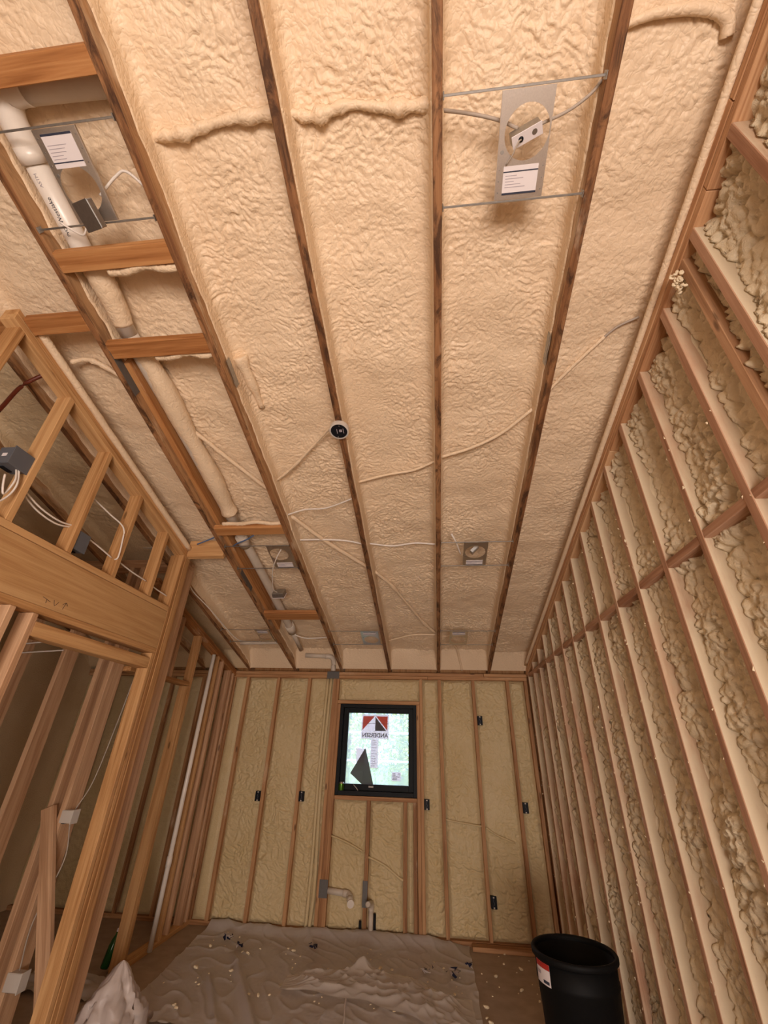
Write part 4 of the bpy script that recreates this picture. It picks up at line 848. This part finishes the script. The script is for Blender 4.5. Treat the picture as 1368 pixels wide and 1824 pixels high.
cable(WC, 'white cable loop hanging from the grey box at far left', [(-2.14, 1.585, 2.84), (-2.105, 1.58, 2.77), (-2.10, 1.57, 2.70), (-2.09, 1.55, 2.665), (-2.09, 1.53, 2.70), (-2.10, 1.52, 2.76)], 0.005, 'wire')
cable(WC, 'second white cable dropping from the grey box at far left', [(-2.13, 1.592, 2.84), (-2.10, 1.595, 2.75), (-2.098, 1.585, 2.68), (-2.095, 1.55, 2.62), (-2.09, 1.50, 2.60)], 0.005, 'wire')
cable(WC, 'pair of white cables sagging to the second cripple stud, upper one', [(-2.15, 1.668, 2.775), (-2.15, 1.80, 2.735), (-2.15, 1.94, 2.725), (-2.15, 2.045, 2.745)], 0.005, 'wire')
cable(WC, 'pair of white cables sagging to the second cripple stud, lower one', [(-2.158, 1.668, 2.762), (-2.158, 1.80, 2.715), (-2.158, 1.94, 2.705), (-2.158, 2.045, 2.735)], 0.005, 'wire')
cable(WC, 'white cable sagging between second and third cripple studs', [(-2.15, 2.068, 2.725), (-2.15, 2.225, 2.722), (-2.15, 2.425, 2.695)], 0.005, 'wire')
cable(WC, 'white cable looping down the face of the third cripple stud', [(-2.16, 2.07, 2.985), (-2.14, 2.256, 2.946), (-2.10, 2.369, 2.898), (-2.10, 2.405, 2.80), (-2.10, 2.418, 2.70), (-2.12, 2.42, 2.68)], 0.005, 'wire')
cable(WC, 'white cable sagging between third and fourth cripple studs', [(-2.15, 2.464, 2.70), (-2.15, 2.65, 2.682), (-2.15, 2.828, 2.676)], 0.005, 'wire')
cable(WC, 'white cable running from fourth cripple stud to the post', [(-2.15, 2.869, 2.670), (-2.15, 2.98, 2.66), (-2.15, 3.122, 2.655)], 0.005, 'wire')
cable(WC, 'upper white cable crossing the side room studs near the door head', [(-3.6, 3.335, 2.30), (-3.2, 3.32, 2.33), (-3.06, 3.33, 2.32)], 0.006, 'wire')
cable(WC, 'lower white cable crossing the side room studs near the door head', [(-3.6, 3.335, 2.23), (-3.2, 3.32, 2.25), (-3.08, 3.33, 2.26)], 0.006, 'wire')
cable(WC, 'white cable sagging between the side room studs near the door head', [(-3.055, 3.35, 2.33), (-2.95, 3.34, 2.275), (-2.82, 3.34, 2.27), (-2.745, 3.35, 2.29)], 0.006, 'wire')
cable(WC, 'white cable dropping to the pale switch box', [(-2.45, 3.45, 2.1), (-2.48, 3.44, 1.7), (-2.51, 3.42, 1.35), (-2.55, 3.38, 1.18)], 0.004, 'wire_grey')
cable(WC, 'white cable rising between switch box and outlet box of the side room', [(-2.55, 3.37, 1.10), (-2.50, 3.36, 0.9), (-2.56, 3.335, 0.6), (-2.565, 3.36, 0.37)], 0.004, 'wire_grey')

# loose plank leaning against the side room studs
bm = bmesh.new(); add_box(bm, -0.045, 0.045, -0.017, 0.017, 0, 1.27, 0.002)
pk = bm_obj('loose_plank', bm, firp, None); pk.location = (-2.215, 3.318, 0.019); pk.rotation_euler = (0, -0.398, 0)
tag(pk, 'short loose plank leaning on the studs inside the left doorway', 'plank')

# ------------------------------------------------------------------ things on the floor and sill
# drop sheet
y = np.linspace(3.86, 5.512, 200); u = np.linspace(0, 1, 240)
U, Yg = np.meshgrid(u, y)
xl = -2.16 - 0.15*np.clip((Yg-3.9)/1.6, 0, 1) + 0.03*perlin(Yg*3, Yg*0, 5); xl = np.where(Yg > 5.2, xl + (Yg-5.2)*0.05, xl)
xr = 0.275 + 0.015*perlin(Yg*4, Yg*0+2, 6)
Xg = xl + (xr-xl)*U
Zg = 0.006 + 0.007*np.abs(perlin(Xg*3.5, Yg*3.5, 70)) + 0.009*(1-np.abs(perlin(Xg*5+Yg*3, Yg*4, 71)))**9 + 0.003*np.abs(perlin(Xg*25, Yg*25, 73))
Zg += 0.055*np.exp(-((Yg-5.50)/0.10)**2)*(0.8+0.4*perlin(Xg*3, Yg*0, 74))*np.clip((0.25-Xg)/0.3, 0, 1)
Zg += 0.035*np.exp(-(((Xg+0.55)/0.25)**2 + ((Yg-5.42)/0.12)**2))
tt = np.clip((4.955-Yg)/0.98, 0, 1.7); fx_ = -1.814 + 0.545*tt
Zg += 0.035*np.exp(-((Xg-fx_)/0.035)**2)*np.clip((5.0-Yg)/0.2, 0, 1) + 0.02*np.exp(-((Xg-fx_+0.25)/0.02)**2)*np.clip((4.6-Yg)/0.2, 0, 1)
ob = grid_mesh('drop_sheet', np.stack([Xg, Yg, Zg], -1), M['sheet']); tag(ob, 'large dusty plastic drop sheet spread over the floor', 'drop sheet')
# crumpled clear plastic on it
u = np.linspace(0, 1, 150); v = np.linspace(0, 1, 80); U, V = np.meshgrid(u, v)
Xg = -1.2 + 1.42*U + 0.10*V*np.sin(U*3); top = 4.56 + 0.22*np.sin(np.pi*np.clip(U*1.15, 0, 1)) - 0.30*np.clip(U-0.72, 0, 1)*1.3 + 0.03*perlin(U*9, U*0, 81)
bot = 4.36 - 0.55*np.clip(U-0.25, 0, 1) + 0.06*perlin(U*6, U*0+3, 82)
Yg = top + (bot-top)*V
rid = (1-np.abs(perlin(U*5+V*2, V*3, 83)))**3*0.035 + (1-np.abs(perlin(U*11, V*6+U*4, 84)))**4*0.016
edge = np.clip(np.minimum(np.minimum(U, 1-U)*8, np.minimum(V, 1-V)*6), 0.08, 1)
Zg = 0.034 + rid*edge + 0.07*np.exp(-(((U-0.40)/0.05)**2 + ((V-0.12)/0.16)**2))
ob = grid_mesh('crumpled_plastic', np.stack([Xg, Yg, Zg], -1), M['clear'], None, True); tag(ob, 'crumpled clear plastic film lying on the drop sheet', 'plastic film')
# tan scrap of film left under the bottle
u = np.linspace(0, 1, 40); U, V = np.meshgrid(u, u)
Xg = -3.22 + 0.72*U + 0.1*V; Yg = 4.02 + 0.5*V - 0.25*U*V; Zg = 0.006 + 0.05*np.abs(perlin(U*4, V*4, 90))
ob = grid_mesh('film_scrap', np.stack([Xg, Yg, Zg], -1), M['sheet']); tag(ob, 'scrap of dusty plastic on the floor by the left doorway', 'plastic film')
# white bag
n = 48; ang = np.linspace(0, 2*np.pi, n+1); t = np.linspace(0, 1, 36); Aa, T = np.meshgrid(ang, t)
ca, sa = np.cos(Aa), np.sin(Aa)
rr = 0.25*(1-T)**0.75*(1+0.35*perlin(ca*2+5, sa*2+T*2, 91)) + 0.004
fold_ = 1 + 0.16*np.abs(perlin(ca*5+3, sa*5, 92))*(1-T)
Xg = -2.085 + rr*fold_*ca + 0.03*T; Yg = 3.62 + rr*fold_*sa*0.9; Zg = 0.006 + 0.36*T - 0.07*np.abs(perlin(ca*4, sa*4+T*5, 93))*np.sin(np.pi*T)
Xg = Xg + 0.03*perlin(Aa*1.2, T*6, 94)*(1-T); Yg = Yg + 0.03*perlin(Aa*1.3+7, T*6, 95)*(1-T)
Zg = np.maximum(Zg, 0.006)
ob = grid_mesh('plastic_bag', np.stack([Xg, Yg, Zg], -1), M['bag']); tag(ob, 'white crumpled plastic bag at the foot of the post', 'bag')
# string
o = tube('string', [(-0.69, 4.35, 0.028), (-0.675, 4.2, 0.030), (-0.65, 4.05, 0.03), (-0.64, 3.9, 0.03)], 0.006, M['paper'], None, 6, 5); tag(o, 'white cord lying on the drop sheet', 'cord')
# board on the floor in front of the back wall
o = beam(None, 'floor_board', 0.30, 1.02, 5.41, 5.50, 0.001, 0.036, 'x', M['stud_back']); tag(o, 'short board on the floor against the back wall by the bin', 'board')

# bin
bn = empty('trash_bin', (0.757, 3.405, 0.0)); tag(bn, 'round black plastic trash bin standing by the right wall', 'trash bin')
bm = bmesh.new()
lathe(bm, [(0.0001, 0.012), (0.165, 0.012), (0.170, 0.0), (0.178, 0.004), (0.212, 0.52), (0.216, 0.525), (0.216, 0.545), (0.213, 0.55), (0.217, 0.628), (0.211, 0.628), (0.204, 0.50), (0.168, 0.022), (0.0001, 0.022)], 64)
bm_obj('body', bm, M['bin'], bn, True)
bm = bmesh.new(); lathe(bm, [(0.211, 0.622), (0.224, 0.618), (0.231, 0.624), (0.232, 0.642), (0.226, 0.650), (0.214, 0.648), (0.210, 0.636), (0.211, 0.622)], 64); bm_obj('rim', bm, M['bin'], bn, True)
def bin_patch(name, a0, a1, z0, z1, mat, off, parent):
    bm = bmesh.new(); rings = []
    for z in np.linspace(z0, z1, 4):
        r_ = 0.178+(0.212-0.178)*(z-0.004)/0.516 if z < 0.52 else 0.2165
        rings.append([bm.verts.new(((r_+off)*math.cos(a), (r_+off)*math.sin(a), z)) for a in np.linspace(a0, a1, 10)])
    for p, q in zip(rings, rings[1:]):
        for i in range(9): bm.faces.new((p[i], p[i+1], q[i+1], q[i]))
    return bm_obj(name, bm, mat, parent)
A_ = math.radians(188); B_ = math.radians(218)
lb = bin_patch('label', A_, B_, 0.525, 0.612, M['paper'], 0.0022, bn); lb['label'] = 'white and red paper label'
bin_patch('label_band', A_, B_, 0.588, 0.612, M['red'], 0.0030, lb)
bin_patch('label_print', A_+0.28, B_-0.04, 0.532, 0.545, M['ink'], 0.0030, lb)
bin_patch('label_print', A_+0.05, A_+0.2, 0.56, 0.575, M['ink_soft'], 0.0030, lb)

# green can on the window sill, green bottle on the floor
cn = empty('drink_can', (-1.062, D+0.045, 1.1465)); tag(cn, 'green aluminium drink can on the left end of the window sill', 'can')
m_can = plain('green can print', (0.09, 0.22, 0.02), 0.28, 0.6, noise=0.35, nscale=25)
bm = bmesh.new(); lathe(bm, [(0.0001, 0.003), (0.021, 0.003), (0.0235, 0.0), (0.026, 0.004), (0.0325, 0.016), (0.0325, 0.108)], 32); bm_obj('body', bm, m_can, cn, True)
bm = bmesh.new(); lathe(bm, [(0.0325, 0.108), (0.027, 0.120), (0.0275, 0.1225), (0.026, 0.1215), (0.0245, 0.118), (0.0001, 0.118)], 32); bm_obj('top', bm, M['steel'], cn, False)
boxo('pull_tab', -0.008, 0.008, -0.012, 0.010, 0.119, 0.1205, M['steel'], cn, 0.0005)
bt = empty('bottle', (-2.66, 4.42, 0.03), (-0.2, 0.1, 0)); tag(bt, 'dark green bottle propped on plastic by the left doorway', 'bottle')
m_bot = plain('green bottle', (0.01, 0.07, 0.015), 0.12)
bm = bmesh.new(); lathe(bm, [(0.0001, 0.004), (0.026, 0.0), (0.031, 0.008), (0.031, 0.13), (0.026, 0.16), (0.014, 0.195), (0.0125, 0.225), (0.0001, 0.225)], 24); bm_obj('body', bm, m_bot, bt, True)
bm = bmesh.new(); lathe(bm, [(0.0145, 0.212), (0.0145, 0.232), (0.0001, 0.233)], 16); bm_obj('cap', bm, M['paper'], bt)

# navy and white scraps
def scrap(label, x, y, z, seed, white=True):
    rs = random.Random(seed); t = empty('torn_scrap', (x, y, z)); tag(t, label, 'scrap')
    for nm, mt, k in (('blue_piece', M['blue_bit'], 5), ('white_piece', M['paper'], 3 if white else 0)):
        if not k: continue
        bm = bmesh.new()
        for _ in range(k):
            c = Vector((rs.uniform(-0.03, 0.03), rs.uniform(-0.03, 0.03), rs.uniform(0.012, 0.03)))
            vs = [bm.verts.new(c + Vector((rs.uniform(-1, 1)*0.034, rs.uniform(-1, 1)*0.034, rs.uniform(-0.3, 1)*0.026))) for _ in range(4)]
            bm.faces.new(vs[:3]); bm.faces.new((vs[0], vs[2], vs[3]))
        bmesh.ops.solidify(bm, geom=bm.faces[:], thickness=0.0015)
        bm_obj(nm, bm, mt, t)
scrap('torn navy and white scrap on the left of the drop sheet, farther one', -1.963, 5.171, 0.015, 1)
scrap('torn navy and white scrap on the left of the drop sheet, nearer one', -1.790, 5.00, 0.015, 2)
scrap('flat navy scrap on the drop sheet below the window', -1.138, 5.122, 0.012, 3, False)
scrap('torn navy and white scrap right of the crumpled plastic, nearest it', -0.110, 4.86, 0.02, 4)
scrap('small navy scrap right of the crumpled plastic, middle one', 0.102, 4.85, 0.015, 5)
scrap('torn navy and white scrap at the right edge of the drop sheet', 0.235, 5.02, 0.015, 6)

# foam crumbs
cm = []
for s in range(5):
    bm = bmesh.new(); bmesh.ops.create_icosphere(bm, subdivisions=2, radius=1.0)
    rs = random.Random(s)
    for v in bm.verts:
        k = 0.75 + 0.5*rs.random(); v.co = Vector((v.co.x*k*1.25, v.co.y*k*0.9, v.co.z*k*0.6))
    me = bpy.data.meshes.new('foam_crumb'); bm.to_mesh(me); bm.free(); me.materials.append(M['crumb']); cm.append(me)
rs = random.Random(5); fixed = [(-2.06, 5.02), (-1.67, 4.93), (-1.98, 4.60), (-1.68, 4.60), (-1.36, 5.10), (-1.30, 5.06), (-1.40, 4.27), (-1.33, 4.28), (-1.85, 4.05), (-1.82, 4.02), (-0.50, 4.86), (-0.40, 4.86), (0.10, 4.55), (0.32, 4.45), (0.33, 4.25), (0.45, 4.95), (0.62, 4.75), (0.55, 5.2), (0.68, 5.12)]
for i in range(95):
    if i < len(fixed): x, y_ = fixed[i]; s = rs.uniform(0.010, 0.017)
    else: x, y_ = rs.uniform(-2.1, 0.9), rs.uniform(4.2, 5.42); s = rs.choice((0.004, 0.005, 0.006, 0.009))
    if math.hypot(x-0.757, y_-3.405) < 0.3: continue
    o = bpy.data.objects.new('foam_crumb', cm[i % 5]); C.objects.link(o); o.scale = (s, s, s)
    o.rotation_euler = (rs.uniform(-0.3, 0.3), rs.uniform(-0.3, 0.3), rs.uniform(0, 6))
    on = x < 0.24
    if on and i < len(fixed): tag(o, 'larger ragged pale foam crumb lying on the plastic drop sheet', 'foam crumb', 'larger foam crumbs on the drop sheet')
    elif on: tag(o, 'tiny pale foam crumb lying on the plastic drop sheet', 'foam crumb', 'foam crumbs on the drop sheet')
    else: tag(o, 'pale foam crumb on the bare floor right of the drop sheet', 'foam crumb', 'foam crumbs on the bare floor')
    o.location = (x, y_, s*0.5 + (0.016 if on else 0.0))
